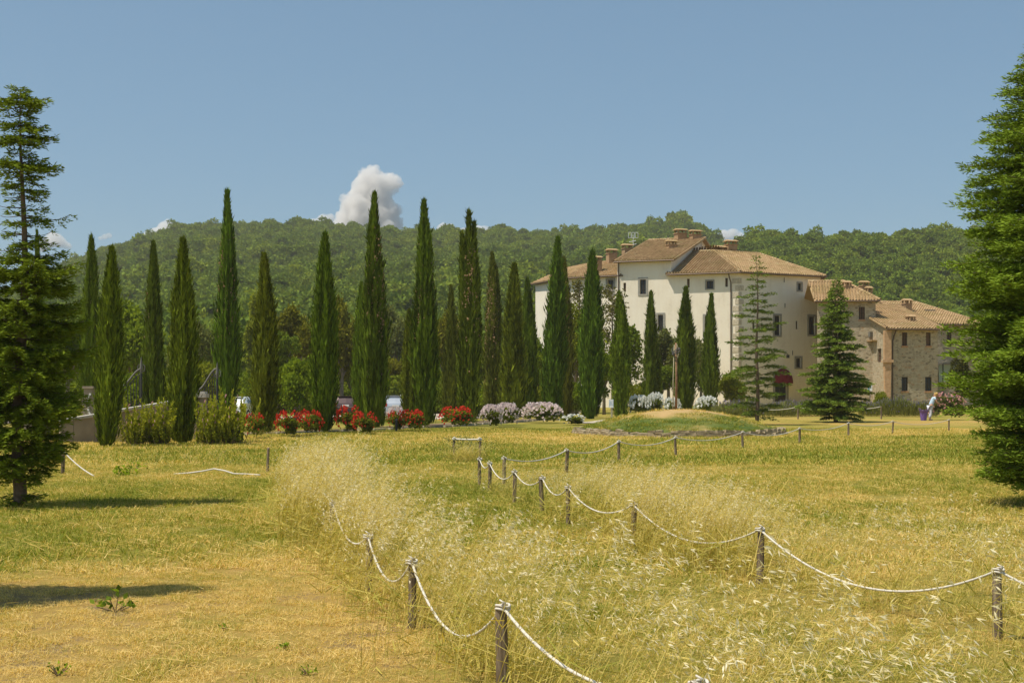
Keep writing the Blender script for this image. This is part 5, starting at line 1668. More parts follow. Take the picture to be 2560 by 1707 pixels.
# ================================================================== GARDEN WALL AND GATE
def build_wall_and_gate():
    root = empty("garden_wall", (-14, 48.5, 0))
    tag(root, "low rendered garden wall with sloping stone cap behind the oleanders", "wall")
    pts = [(150, 48.6, 1049), (181, 48.8, 1043), (233, 49.2, 1035), (303, 49.8, 1022), (419, 50.8, 1003), (487, 51.4, 992)]
    b = MB(); c = MB()
    for (p, q) in zip(pts[:-1], pts[1:]):
        (x0, y0, z0), (x1, y1, z1) = P(p[0], p[2], p[1]), P(q[0], q[2], q[1])
        for mb, zb0, zb1, zt0, zt1, w in ((b, -.2, -.2, z0 - .09, z1 - .09, .3), (c, z0 - .09, z1 - .09, z0, z1, .42)):
            d = Vector((x1 - x0, y1 - y0, 0)).normalized(); n = Vector((d.y, -d.x, 0)) * w / 2
            a0, a1 = Vector((x0, y0, 0)), Vector((x1, y1, 0))
            up = lambda v, z: Vector((v.x, v.y, z))
            vs = [up(a0 + n, zb0), up(a1 + n, zb1), up(a1 - n, zb1), up(a0 - n, zb0), up(a0 + n, zt0), up(a1 + n, zt1), up(a1 - n, zt1), up(a0 - n, zt0)]
            mb.add(vs, [(0, 1, 5, 4), (1, 2, 6, 5), (2, 3, 7, 6), (3, 0, 4, 7), (4, 5, 6, 7), (3, 2, 1, 0)])
    b.build("wall_body", M["render_wall"], root); c.build("cap", M["cap_stone"], root)
    x, y, z = P(500, 990, 51.6)
    b = MB(); b.box((x, y, z / 2 - .1), (.44, .44, z + .1)); b.build("pillar", M["render_wall"], root)
    b = MB(); b.box((x, y, z + .02), (.54, .54, .14)); b.box((x, y, z + .13), (.44, .44, .08)); b.build("cap", M["cap_stone"], root)
    fix_children(root)
    # higher wall and gate pillar farther back
    root = empty("gate_pillar", (GX(224, 57), 57, 0))
    tag(root, "pale gate pillar with scroll-edged wall at the left of the gate", "pillar")
    x, y, z = P(225, 972, 57)
    b = MB(); b.box((x, y, z / 2 - .1), (.34, .5, z + .2)); b.box((x, y, z + .06), (.44, .6, .1)); b.build("pillar_body", M["render_wall"], root)
    b = MB()
    for (px0, py0, px1, py1) in ((60, 1022, 114, 1012), (114, 1012, 160, 1006), (160, 1006, 217, 990)):
        (xa, ya, za), (xb, yb, zb) = P(px0, py0, 57.2), P(px1, py1, 57.2)
        b.add([(xa, ya, -.2), (xb, yb, -.2), (xb, yb, zb), (xa, ya, za), (xa, ya + .3, -.2), (xb, yb + .3, -.2), (xb, yb + .3, zb), (xa, ya + .3, za)],
              [(0, 1, 2, 3), (5, 4, 7, 6), (3, 2, 6, 7), (0, 3, 7, 4), (1, 5, 6, 2)])
    b.build("side_wall", M["render_wall"], root)
    b = MB()
    for k in range(9):
        a = math.radians(110 + k * 17); cx, cy, cz = P(229, 1010, 56.72)
        b.box((cx + .16 * math.cos(a), cy, cz + .42 * math.sin(a)), (.07, .05, .07))
    b.build("scroll_edging", M["plate_white"], root)
    fix_children(root)
    # wrought-iron gate wings
    for (x0, y0, x1, y1, post, ptop, lab) in ((302, 968, 352, 922, 353, 892, "wrought-iron gate wing with tall finial between two left cypresses"),
                                              (497, 974, 540, 922, 543, 905, "wrought-iron gate wing half hidden behind the tallest far-left cypress")):
        Y = 58.5
        root = empty("iron_gate", (GX(x0, Y), Y, 0)); tag(root, lab, "gate", "iron gate wings")
        rail = []; low = []
        for k in range(15):
            s = k / 14; e = s * s * (3 - 2 * s)
            px = x0 + (x1 - x0) * s; py = y0 + (y1 - y0) * (e * .8 + s * .2)
            rail.append(P(px, py, Y)); low.append(P(px, py + 13, Y))
        b = MB(); b.tube(rail, .045, 6); b.build("top_rail", M["iron_pale"], root)
        b = MB(); b.tube(low, .022, 6); b.build("lower_rail", M["iron"], root)
        for k in range(1, 8):
            p = low[k * 2 - 1]; b = MB(); b.tube([p, (p[0], p[1], .15)], .016, 5); b.build("bar", M["iron"], root)
        for k in range(1, 6):
            p, q = rail[k * 2 + 1], low[k * 2 + 1]; c = ((p[0] + q[0]) / 2, p[1], (p[2] + q[2]) / 2)
            b = MB(); b.tube([(c[0] + .075 * math.cos(a), c[1], c[2] + .075 * math.sin(a)) for a in np.linspace(0, 5.2, 9)], .014, 4); b.build("scroll", M["iron"], root)
        xx, yy, zt = P(post, ptop, Y); zr = P(post, ptop + 42, Y)[2]
        b = MB(); b.tube([(xx, yy, 0), (xx, yy, zr)], .05, 8); b.build("gate_post", M["iron"], root)
        b = MB(); b.tube([(xx, yy, zr), (xx, yy, zr + .2), (xx, yy, zt)], [.03, .075, .008], 6)
        for sg in (-1, 1):
            b.tube([(xx, yy, zr + .05), (xx + sg * .13, yy, zr + .12), (xx + sg * .15, yy, zr + .3), (xx + sg * .08, yy, zr + .38)], .02, 5)
        b.build("finial", M["iron_pale"], root)
        b = MB(); b.tube([(xx - .28 + .2 * math.cos(a) * (1 - a / 14), yy - .02, .75 + .25 * math.sin(a) * (1 - a / 14)) for a in np.linspace(0, 9.5, 22)], .03, 5); b.build("scroll", M["iron"], root)
        b = MB(); b.tube([P(x0, y0 + 2, Y), (GX(x0, Y), Y, .15)], .035, 6); b.tube([(GX(x0, Y), Y, .15), (xx, yy, .15)], .025, 5); b.build("frame", M["iron"], root)
        fix_children(root)
build_wall_and_gate()

# ================================================================== ROPE FENCES
def post_mesh(seed, h, r):
    rr = random.Random(seed)
    b = MB(); n = 10; lev = [-.25, 0, h * .35, h * .7, h - .02, h]
    ph = [rr.uniform(.86, 1.12) for _ in range(n)]
    vs = []
    lx, ly = rr.uniform(-.03, .03), rr.uniform(-.03, .03)
    for i, z in enumerate(lev):
        k = (1.0 - .04 * i) * (.86 if i == len(lev) - 1 else 1)
        for j in range(n):
            a = 2 * math.pi * j / n; q = r * ph[j] * k * rr.uniform(.96, 1.04)
            vs.append((q * math.cos(a) + lx * z, q * math.sin(a) + ly * z, z + (rr.uniform(-.012, .012) if i == len(lev) - 1 else 0)))
    fs = [(i * n + j, i * n + (j + 1) % n, (i + 1) * n + (j + 1) % n, (i + 1) * n + j) for i in range(len(lev) - 1) for j in range(n)]
    fs.append(tuple((len(lev) - 1) * n + j for j in range(n)))
    b.add(vs, fs)
    me = b.mesh("rope_post"); me.materials.append(M["post_wood"])
    return me
POSTS = [post_mesh(k, .52, .036) for k in range(5)]
def put_post(x, y, label, group, k=0, s=1.0, h=.52, lean=None):
    o = obj("rope_post", POSTS[k % 5], None, None, (x, y, gz(x, y)), lean or (random.uniform(-.04, .04), random.uniform(-.04, .04), random.uniform(0, 6.28)), (s, s, h / .52))
    tag(o, label, "post", group)
    return (x, y, gz(x, y) + h)

def rope_path(tops, sags):
    pts = []
    for i in range(len(tops) - 1):
        a, b = Vector(tops[i]), Vector(tops[i + 1])
        n = max(8, int((b - a).length / .035))
        for k in range(n + (1 if i == len(tops) - 2 else 0)):
            t = k / n
            p = a.lerp(b, t); p.z -= sags[i] * 4 * t * (1 - t)
            pts.append(p)
    return pts
def put_rope(tops, sags, label, r=.0092, fine=True, wraps=True, group="white ropes"):
    tops = [(x, y, z - .015) for (x, y, z) in tops]
    pts = rope_path(tops, sags)
    if not fine: pts = pts[::4] + [pts[-1]]
    b = MB(); b.tube(pts, r, 9 if fine else 6, True, 95.0 if fine else 0, .16 if fine else 0)
    if wraps:
        for (x, y, z) in tops:
            for dz in (-.012, .008):
                ring = [(x + .041 * math.cos(a), y + .041 * math.sin(a), z + dz + .006 * math.sin(2 * a)) for a in np.linspace(0, 2 * math.pi, 15)]
                b.tube(ring, r * .9, 6, False)
            b.tube([(x, y - .04, z), (x + .015, y - .06, z + .03), (x - .02, y - .05, z + .05)], [r, r * .9, r * .5], 6)
    o = b.build("rope", M["rope_white"], None, True)
    tag(o, label, "rope", group)

ORD = ["nearest", "second nearest", "third nearest", "fourth nearest", "fifth nearest", "sixth nearest", "seventh nearest", "eighth nearest", "ninth nearest", "tenth nearest"]
# left line, running away from the camera
LEFT = [(1.15, 5.05), (.82, 6.25), (GX(1257, 8.43), 8.43), (GX(1029, 10.68), 10.68), (GX(920, 12.6), 12.6), (GX(833, 16.3), 16.3), (GX(798, 18.8), 18.8), (GX(760, 24.2), 24.2)]
tops = []
for i, (x, y) in enumerate(LEFT):
    lab = {0: None}.get(i, f"{ORD[i - 1]} weathered post of the left rope line in the tall oats")
    if i == 0: tops.append((x, y, .5)); continue
    tops.append(put_post(x, y, lab, "posts of the left rope line", i, random.uniform(.95, 1.12)))
put_rope(tops, [.12, .20, .34, .26, .22, .26, .25], "white rope of the left line sinking into tall dry oats")
# right line
RIGHT = [(4.75, 8.6), (GX(2495, 10.3), 10.3), (GX(1900, 13.2), 13.2), (GX(1583, 16.1), 16.1), (GX(1420, 19.1), 19.1), (GX(1356, 21.0), 21.0), (GX(1286, 22.6), 22.6), (GX(1224, 25.1), 25.1), (GX(1199, 26.4), 26.4)]
tops = []
for i, (x, y) in enumerate(RIGHT):
    if i == 0: tops.append((x, y, .5)); continue
    tops.append(put_post(x, y, f"{ORD[i - 1]} weathered post of the rope line right of the mown lane", "posts of the right rope line", i, 1.15 if i == 1 else random.uniform(.9, 1.05)))
put_rope(tops, [.2, .33, .26, .20, .17, .15, .19, .12], "white rope of the line right of the mown lane, with deep swags")
# far line below the mound
FAR = [(1260, 1146), (1416, 1123), (1547, 1102), (1689, 1092), (1857, 1079), (1999, 1070), (2121, 1057), (2231, 1053), (2372, 1049)]
tops = []
for i, (px, py) in enumerate(FAR):
    Y = F * 1.28 / (py - HY); x = GX(px, Y)
    tops.append(put_post(x, Y, f"{['leftmost', 'second', 'third', 'fourth', 'fifth', 'sixth', 'seventh', 'eighth', 'ninth'][i]} post from the left of the long rope line below the mound", "posts of the far rope line", i + 1, 1.15))
put_rope(tops, [.13, .15, .15, .16, .17, .14, .13, .16], "long thin white rope line crossing below the mound", .013, False)
# back line by the lavender
BACK = [(1905, 1024), (1995, 1017), (2085, 1022), (2203, 1015), (2275, 1018)]
tops = []
for i, (px, py) in enumerate(BACK):
    Y = 88.5; x = GX(px, Y)
    if i in (0, 2, 4): tops.append((x, Y, .62)); 
    else: tops.append(put_post(x, Y, ["", "pale post before the lavender between the two young cedars", "", "pale post before the lavender right of the bushy cedar"][i], "posts of the back rope line", i, 1.5, .78))
put_rope(tops[:2] + [tops[2]], [.1, .12], "white rope by the lavender between the young cedars", .022, False, False)
put_rope([tops[2], tops[3]], [.1], "white rope by the lavender right of the bushy cedar", .022, False, False)
# end of the lane: rope stretched between two posts
a = put_post(GX(1136, 36.6), 36.6, "left post of the short rope closing the lane's far end", "posts at the lane end", 0, 1.1, .56)
b_ = put_post(GX(1199, 36.2), 36.2, "right post of the short rope closing the lane's far end", "posts at the lane end", 1, 1.1, .56)
put_rope([a, b_], [.01], "thick white rope stretched straight across the lane's far end", .026, False)
# fallen rope and lone posts on the left lawn
a = put_post(GX(157, 30.4), 30.4, "lone post beside the spruce with a rope slanting to the ground", "posts on the left lawn", 2, 1.1)
put_rope([a, (GX(235, 29.6), 29.6, .03)], [.05], "white rope slanting from the lone post to the ground by the spruce", .014, False, False)
put_post(GX(669, 31.3), 31.3, "lone bare post at the right end of the fallen rope", "posts on the left lawn", 3, 1.0)
fall = [P(435, 1189, 30)[:2], P(470, 1187, 30)[:2], P(505, 1184, 30)[:2], P(535, 1181, 30)[:2], P(560, 1186, 29.9)[:2], P(585, 1190, 29.8)[:2], P(620, 1191, 29.8)[:2], P(658, 1194, 29.6)[:2]]
zz = [.03, .05, .09, .14, .11, .05, .04, .03]
b = MB(); pts = []
for i in range(len(fall) - 1):
    for k in range(5):
        t = k / 5; pts.append((fall[i][0] * (1 - t) + fall[i + 1][0] * t, fall[i][1] * (1 - t) + fall[i + 1][1] * t, zz[i] * (1 - t) + zz[i + 1] * t))
b.tube(pts, .017, 7); o = b.build("rope", M["rope_white"], None, True)
tag(o, "fallen white rope lying in a bend on the left lawn", "rope", "white ropes")

# ================================================================== POLE, SIGNS, BOLLARDS
def build_pole():
    x, y = GX(1690, 59.4), 59.4
    root = empty("pole", (x, y, .95)); tag(root, "tall wooden pole with coiled wire on top of the mound", "pole")
    zt = P(1690, 857, 59.4)[2] - .95
    b = MB(); b.tube([(0, 0, -.2), (.02, 0, zt * .5), (0, 0, zt)], [.055, .05, .042], 9); b.build("shaft", M["pole_wood"], root, True)
    b = MB(); b.tube([(-.13, .03, -.15), (-.11, .03, zt * .5), (-.07, .02, zt * .97)], [.025, .022, .018], 7); b.build("cane", M["pale_cane"], root, True)
    b = MB()
    for k in range(4):
        b.tube([(.16 * math.cos(a) + .02 * k - .02, .1 * math.sin(a) - .05, zt - .32 - .03 * k + .14 * math.sin(a + k)) for a in np.linspace(0, 6.28, 15)], .016, 5)
    b.build("wire_coil", M["wire"], root)
    b = MB(); b.tube([(.03, -.03, zt - .05), (.12, -.04, zt - .3), (.06, -.05, zt - .65), (-.02, -.05, zt - .4), (.03, -.03, zt - .05)], .014, 5); b.build("rope_loop", M["pale_cane"], root)
build_pole()

def sign(px, ytop, ybot, wpx, Y, foot, label, teal=False):
    x = GX(px, Y); g = gz(x, Y); s = Y / F
    root = empty("sign", (x, Y, g)); tag(root, label, "sign", "small information signs")
    zt = CAMZ + (HY - ytop) * s - g; zb = CAMZ + (HY - ybot) * s - g; w = wpx * s; h = zt - zb
    b = MB(); b.box((.03 if not teal else 0, .03, (zb + h * .3) / 2 - .1), (.09 if not teal else .04, .06, zb + h * .3 + .2)); b.build("post", M["pale_cane"] if not teal else M["iron_pale"], root)
    b = MB(); b.box((0, 0, (zt + zb) / 2), (w, .03, h)); bd = b.build("board", M["sign_white"], root)
    c = M["sign_teal"] if teal else M["sign_blue"]
    for k in range(3):
        b = MB(); b.box((w * (-.12 + .0 * k), -.018, zb + h * (.5 + .12 * k)), (w * (.5 - .08 * k), .004, h * .045)); b.build("print_line", c, bd)
    b = MB()
    if teal: b.box((-w * .32, -.018, (zt + zb) / 2), (w * .3, .004, h * .9))
    else:
        b.box((-w * .42, -.018, (zt + zb) / 2), (w * .05, .004, h * .92)); b.box((w * .42, -.018, (zt + zb) / 2), (w * .05, .004, h * .92)); b.box((0, -.018, zb + h * .36), (w * .79, .004, h * .04))
    b.build("print_border", c, bd)
sign(1528, 998, 1019, 11.5, 78.0, 1055, "white information sign on a wooden post beside the path")
sign(2175, 962, 977, 11, 104.0, 1000, "small teal and white sign before the stone house", True)

def bollard(px, Y, label):
    x = GX(px, Y); g = gz(x, Y)
    root = empty("bollard", (x, Y, g)); tag(root, label, "bollard", "garden light bollards")
    b = MB(); b.tube([(0, 0, 0), (0, 0, .42)], .05, 10); b.build("shaft", M["iron"], root)
    b = MB(); b.tube([(0, 0, .42), (0, 0, .5)], .047, 10); b.build("lens", M["car_glass"], root)
    b = MB(); b.tube([(0, 0, .5), (0, 0, .53), (0, 0, .56)], [.062, .062, .02], 10); b.build("cap", M["iron_pale"], root)
bollard(729, 56.0, "dark garden bollard in front of the left red roses"); bollard(991, 61.5, "dark garden bollard in front of the red roses by the silver car")

# ================================================================== CARS
def car(px, Y, heading, paint, label, suv=True, rails=False, rail_mat="chrome", W=1.86, Hc=1.66, L=4.6):
    x = GX(px, Y); g = gz(x, Y)
    root = empty("parked_car", (x, Y, g), heading)      # local: rear at -y, front at +y
    tag(root, label, "car", "cars parked behind the beds")
    hw = W / 2
    # sections along the length: (y, z sill, z belt, z roof, half width belt, half width roof)
    S = [(-L / 2, .42, .80, .84, .80, .78), (-L / 2 + .10, .30, .98, 1.04, .94, .90), (-L / 2 + .22, .26, 1.02, 1.18, .98, .90), (-L / 2 + .48, .24, 1.03, Hc / 1 - .10, 1.0, .76), (-L / 2 + .75, .24, 1.03, Hc - .01, 1.0, .74),
         (-.3, .24, 1.0, Hc, 1.0, .74), (.55, .24, .98, Hc - .06, 1.0, .74), (1.15, .24, .97, 1.12, 1.0, .86), (1.45, .25, .95, 1.0, .99, .90), (1.95, .28, .86, .90, .95, .88), (L / 2, .40, .66, .70, .80, .76)]
    vs = []; fs = []
    for (y, zs, zb, zr, wb, wr) in S:
        for sx, z in ((.93, zs), (wb, zs + .18), (wb, zb), (wr, zr - .06 * (zr - zb)), (wr * .82, zr), (0, zr + .015)):
            vs.append((sx * hw, y, z))
        for sx, z in ((wr * .82, zr), (wr, zr - .06 * (zr - zb)), (wb, zb), (wb, zs + .18), (.93, zs)):
            vs.append((-sx * hw, y, z))
    n = 11
    for i in range(len(S) - 1):
        for k in range(n):
            k2 = (k + 1) % n
            fs.append((i * n + k, i * n + k2, (i + 1) * n + k2, (i + 1) * n + k))
    fs.append(tuple(range(n))); fs.append(tuple((len(S) - 1) * n + k for k in range(n - 1, -1, -1)))
    body = obj("body", make_mesh("body", vs, fs, smooth_shade=False), M[paint], root)
    # rear glass follows the tailgate
    r = -L / 2
    def glass(name, q, par):
        me = make_mesh(name, q, [(0, 1, 2, 3)]); sm = obj(name, me, M["car_glass"], par); md = sm.modifiers.new("thick", 'SOLIDIFY'); md.thickness = .02; md.offset = 0
    glass("rear_window", [(-.80 * hw, r + .205, 1.10), (.80 * hw, r + .205, 1.10), (.68 * hw, r + .44, Hc - .17), (-.68 * hw, r + .44, Hc - .17)], root)
    for sg in (-1, 1):
        for (ya, yb) in ((r + .75, -.62), (-.5, .45)):
            glass("side_window", [(sg * hw * 1.003, ya - .1, 1.08), (sg * hw * 1.003, yb, 1.06), (sg * hw * .80, yb - .05, Hc - .16), (sg * hw * .80, ya + .1, Hc - .16)], root)
        b = MB(); b.box((sg * hw * .86, r + .06, .93), (.2, .12, .26)); b.build("tail_light", M["tail_red"], root)
        b = MB(); b.box((sg * (hw + .1), .75, 1.08), (.2, .12, .14)); b.build("mirror", M[paint], root)
        for wy in (-1.38, 1.42):
            b = MB(); b.tube([(sg * (hw - .20), wy, .33), (sg * (hw + .005), wy, .33)], .33, 18); wh = b.build("wheel", M["rubber"], root)
            b = MB(); b.tube([(sg * (hw - .05), wy, .33), (sg * (hw + .012), wy, .33)], .21, 12); b.build("rim", M["chrome"], wh)
        if rails:
            b = MB(); b.tube([(sg * hw * .66, r + .7, Hc - .01), (sg * hw * .66, r + .85, Hc + .07), (sg * hw * .66, .35, Hc + .06), (sg * hw * .66, .5, Hc - .02)], .022, 6); b.build("roof_rail", M[rail_mat], root)
    b = MB(); b.box((0, r - .02, .46), (W * .9, .16, .2)); b.build("bumper", M[paint if not suv else "plastic_black"], root)
    b = MB(); b.box((0, r + .02, .86), (.54, .05, .13)); b.build("number_plate", M["plate_white"], root)
    b = MB(); b.box((0, r + .52, Hc - .02), (W * .68, .28, .04)); b.build("spoiler", M[paint], root)
    b = MB(); b.box((0, r + .0, .745), (W * .74, .03, .03)); b.build("trim_strip", M["chrome"], root)
    return root
car(868, 118, .06, "paint_dark", "dark maroon estate car parked behind the red roses", True, False, Hc=1.62, W=1.9)
car(984, 116, .15, "paint_silver", "silver people carrier with roof rails parked between cypresses", False, True, "white_metal", Hc=1.66, W=1.8)
car(609, 90, -.2, "paint_white", "white car mostly hidden left of the stout cypress", False, False, Hc=1.46, W=1.75, L=4.2)

# ================================================================== PERSON
def skinned(name, nodes, edges, mat, parent, sub=1):
    me = bpy.data.meshes.new(name)
    me.from_pydata([n[:3] for n in nodes], edges, [])
    o = obj(name, me, None, parent)
    md = o.modifiers.new("skin", 'SKIN'); md.use_smooth_shade = True
    sv = me.skin_vertices[0].data
    for v, n in zip(sv, nodes):
        r = n[3]; v.radius = r if isinstance(r, tuple) else (r, r)
    sv[0].use_root = True
    ss = o.modifiers.new("sub", 'SUBSURF'); ss.levels = sub; ss.render_levels = sub
    me.materials.append(mat)
    return o
def build_person():
    Y = 85.0; x = GX(2326, Y)
    root = empty("person", (x, Y, gz(x, Y)), .10)        # local +x is where the person faces
    tag(root, "person in pale blue top and light trousers stooping over the pink roses", "person")
    hip = (0, 0, .86); ch = (.17, 0, 1.20); nk = (.28, 0, 1.40); hd = (.37, 0, 1.50)
    nodes = [(0, 0, .88, (.13, .15)), (.07, 0, 1.02, (.105, .125)), (.16, 0, 1.20, (.11, .145)), (.24, 0, 1.345, (.07, .09)), (.30, 0, 1.42, .05), (.36, 0, 1.475, .075), (.40, 0, 1.545, .088), (.405, 0, 1.60, .06),
             (.21, .165, 1.31, .055), (.30, .19, 1.09, .042), (.52, .13, 1.00, .034), (.60, .11, 1.01, .03),
             (.21, -.165, 1.31, .055), (.33, -.19, 1.08, .042), (.56, -.10, .96, .034), (.64, -.08, .96, .03),
             (-.005, .09, .80, .09), (.03, .10, .46, .062), (-.01, .10, .10, .042), (.0, .10, .05, .04), (.14, .105, .03, .03),
             (-.005, -.09, .80, .09), (.0, -.10, .46, .062), (-.06, -.10, .10, .042), (-.05, -.10, .05, .04), (.09, -.105, .03, .03)]
    E = [(0, 1), (1, 2), (2, 3), (3, 4), (4, 5), (5, 6), (6, 7), (3, 8), (8, 9), (9, 10), (10, 11), (3, 12), (12, 13), (13, 14), (14, 15), (0, 16), (16, 17), (17, 18), (18, 19), (19, 20), (0, 21), (21, 22), (22, 23), (23, 24), (24, 25)]
    skinned("body", nodes, E, M["skin"], root)
    g = 1.14
    skinned("top", [(-.01, 0, .84, (.155, .175)), (.07, 0, 1.02, (.125, .145)), (.165, 0, 1.20, (.13, .165)), (.24, 0, 1.345, (.082, .10)), (.215, .165, 1.315, .07), (.26, .185, 1.20, .062), (.215, -.165, 1.315, .07), (.27, -.185, 1.20, .062)],
            [(0, 1), (1, 2), (2, 3), (3, 4), (4, 5), (3, 6), (6, 7)], M["shirt"], root)
    skinned("trousers", [(-.015, 0, .87, (.15, .17)), (-.005, .09, .79, .108), (.03, .10, .46, .08), (-.01, .10, .12, .066), (-.005, -.09, .79, .108), (.0, -.10, .46, .08), (-.06, -.10, .12, .066)],
            [(0, 1), (1, 2), (2, 3), (0, 4), (4, 5), (5, 6)], M["trousers"], root)
    b = MB(); b.ball((.375, 0, 1.575), (.105, .10, .10), 12, 9); b.ball((.31, 0, 1.545), (.075, .085, .09), 10, 7)
    for k in range(14):
        a = k * .9; b.ball((.36 + .07 * math.cos(a), .08 * math.sin(a), 1.60 + .025 * math.sin(k * 2.1)), .04, 6, 5)
    b.build("hair", M["hair_blond"], root, True)
    for sg in (-1, 1):
        b = MB(); b.ball((.472, sg * .033, 1.535), .009, 6, 5); b.build("eye", M["wire"], root, True)
        b = MB(); b.ball((.395, sg * .088, 1.53), (.022, .012, .03), 6, 5); b.build("ear", M["skin"], root, True)
    b = MB(); b.tube([(.468, 0, 1.535), (.498, 0, 1.505), (.475, 0, 1.498)], [.01, .015, .008], 6); b.build("nose", M["skin"], root, True)
    for (hx, hy, hz, sg) in ((.60, .11, 1.01, 1), (.64, -.08, .96, -1)):
        b = MB(); b.ball((hx + .035, hy, hz), (.045, .035, .018), 8, 6)
        for k in range(4):
            yy = hy + (k - 1.5) * .017; ln = (.062, .072, .068, .052)[k]
            b.tube([(hx + .065, yy, hz), (hx + .065 + ln * .6, yy, hz - .006), (hx + .065 + ln, yy, hz - .03)], [.009, .008, .006], 5)
        b.tube([(hx + .02, hy + sg * .03, hz), (hx + .05, hy + sg * .055, hz - .01), (hx + .085, hy + sg * .05, hz - .025)], [.011, .009, .007], 5)
        b.build("hand", M["skin"], root, True)
    for (fx, sg) in ((.0, 1), (-.05, -1)):
        b = MB(); b.ball((fx + .05, sg * .102, .04), (.13, .052, .042), 10, 6); b.build("shoe", M["shoe"], root, True)
build_person()
def build_basket():
    Y = 84.6; x = GX(2309, Y)
    root = empty("basket", (x, Y, gz(x, Y)), .3); tag(root, "purple garden basket on the grass behind the stooping person", "basket")
    prof = [(.17, 0), (.19, .15), (.215, .35), (.24, .56), (.262, .58), (.262, .61), (.235, .61), (.2, .3), (.165, .03), (0, .03)]
    n = 16; vs = [(r * math.cos(2 * math.pi * k / n), r * math.sin(2 * math.pi * k / n), z) for (r, z) in prof for k in range(n)]
    fs = [(i * n + k, i * n + (k + 1) % n, (i + 1) * n + (k + 1) % n, (i + 1) * n + k) for i in range(len(prof) - 1) for k in range(n)]
    obj("tub", make_mesh("tub", vs, fs, smooth_shade=True), M["basket_purple"], root)
    for sg in (-1, 1):
        b = MB(); b.tube([(sg * .25, -.1, .6), (sg * .29, -.06, .72), (sg * .29, .06, .72), (sg * .25, .1, .6)], .014, 6); b.build("handle", M["basket_purple"], root, True)
    rng = np.random.default_rng(3); m = 260
    c = np.column_stack([rng.normal(0, .1, m), rng.normal(0, .1, m), rng.uniform(.5, .66, m)]); ax = rand_dirs(m, rng) * .09
    me = quad_mesh("cuttings", leaves(c, ax, unit(np.cross(ax, rand_dirs(m, rng))) * .03), rng.random(m)); me.materials.append(M["shrub_leaf"])
    o = obj("cuttings", me, None, root, color=(.14, .12, .08)); o["kind"] = "stuff"
build_basket()

# ================================================================== GRASS
def tuft(seed, radius, n, h, w, flat=.35, straws=0):
    rng = np.random.default_rng(seed)
    r = radius * np.sqrt(rng.random(n)); th = rng.uniform(0, 6.28, n)
    c = np.column_stack([r * np.cos(th), r * np.sin(th), np.full(n, -.005)])
    lying = rng.random(n) < flat
    up = np.where(lying, rng.uniform(.05, .35, n), rng.uniform(.8, 1.8, n))
    az = rng.uniform(0, 6.28, n)
    ax = unit(np.column_stack([np.cos(az), np.sin(az), up])) * (h * rng.uniform(.5, 1.25, n) * np.where(lying, 1.3, 1.0))[:, None]
    c[:, 2] += np.where(lying, rng.uniform(.005, .02, n), 0)
    if straws:
        ax[:straws] = unit(np.column_stack([np.cos(az[:straws]), np.sin(az[:straws]), np.full(straws, .12)])) * rng.uniform(.10, .24, straws)[:, None]
        c[:straws, 2] += .03
    wv = unit(np.cross(ax, np.array([0, 0, 1.0]) + rng.normal(0, .3, (n, 3)))) * w
    tint = np.clip(rng.normal(.5, .28, n) + np.where(lying, .22, 0), 0, 1)
    tint[:straws] = 1.0
    V = np.stack([c - wv, c + wv, c + ax + wv * .25, c + ax - wv * .25], axis=1)
    return quad_mesh("tuft", V, tint)

def in_mound(x, y, m=1.03):
    return ((x - MC[0]) / MR[0]) ** 2 + ((y - MC[1]) / MR[1]) ** 2 < m * m

def build_lawn_grass():
    rng = np.random.default_rng(17)
    kits = [tuft(200 + k, .13, 60, .055, .0022, .35, (0, 1, 0, 2)[k]) for k in range(4)] + [tuft(210 + k, .24, 75, .065, .0042, .35, (0, 1, 1, 2)[k]) for k in range(4)] + [tuft(220 + k, .5, 90, .085, .010) for k in range(4)]
    P_ = []; I_ = []; S_ = []
    for (y0, y1, dens, k0) in ((4.0, 14, 48, 0), (14, 34, 16, 4), (34, 66, 4.2, 8)):
        hw = .40 * y1 + 1.5
        n = int(2 * hw * (y1 - y0) * dens)
        x = rng.uniform(-hw, hw, n); y = rng.uniform(y0, y1, n)
        keep = (np.abs(x) < .40 * y + 1.5) & ~in_mound(x, y)
        x, y = x[keep], y[keep]
        P_.append(np.column_stack([x, y])); I_.append(rng.integers(k0, k0 + 4, len(x)))
        S_.append(rng.uniform(.7, 1.25, len(x)) * (.75 + .6 * fbm(x * .7, y * .7, 66, 3)))
    P2 = np.vstack(P_); I2 = np.concatenate(I_); S2 = np.concatenate(S_)
    n = len(P2)
    d = dryness(P2[:, 0], P2[:, 1])
    d = np.clip(d + rng.normal(0, .13, n) + .5 * (fbm(P2[:, 0] * 2.6, P2[:, 1] * 2.6, 88, 2) - .5), 0, 1)
    S2 = S2 * (1.35 - .6 * d)
    rot = np.zeros((n, 3)); rot[:, 2] = rng.uniform(0, 6.28, n)
    o = scatter("lawn_grass", np.column_stack([P2, ground_z(P2[:, 0], P2[:, 1])]), rot, S2, I2, kits, M["grass_blade"], {"dry": d})
    tag(o, "short mown grass blades, straw-dry and green, covering the lawn", "grass", kind="stuff")
build_lawn_grass()

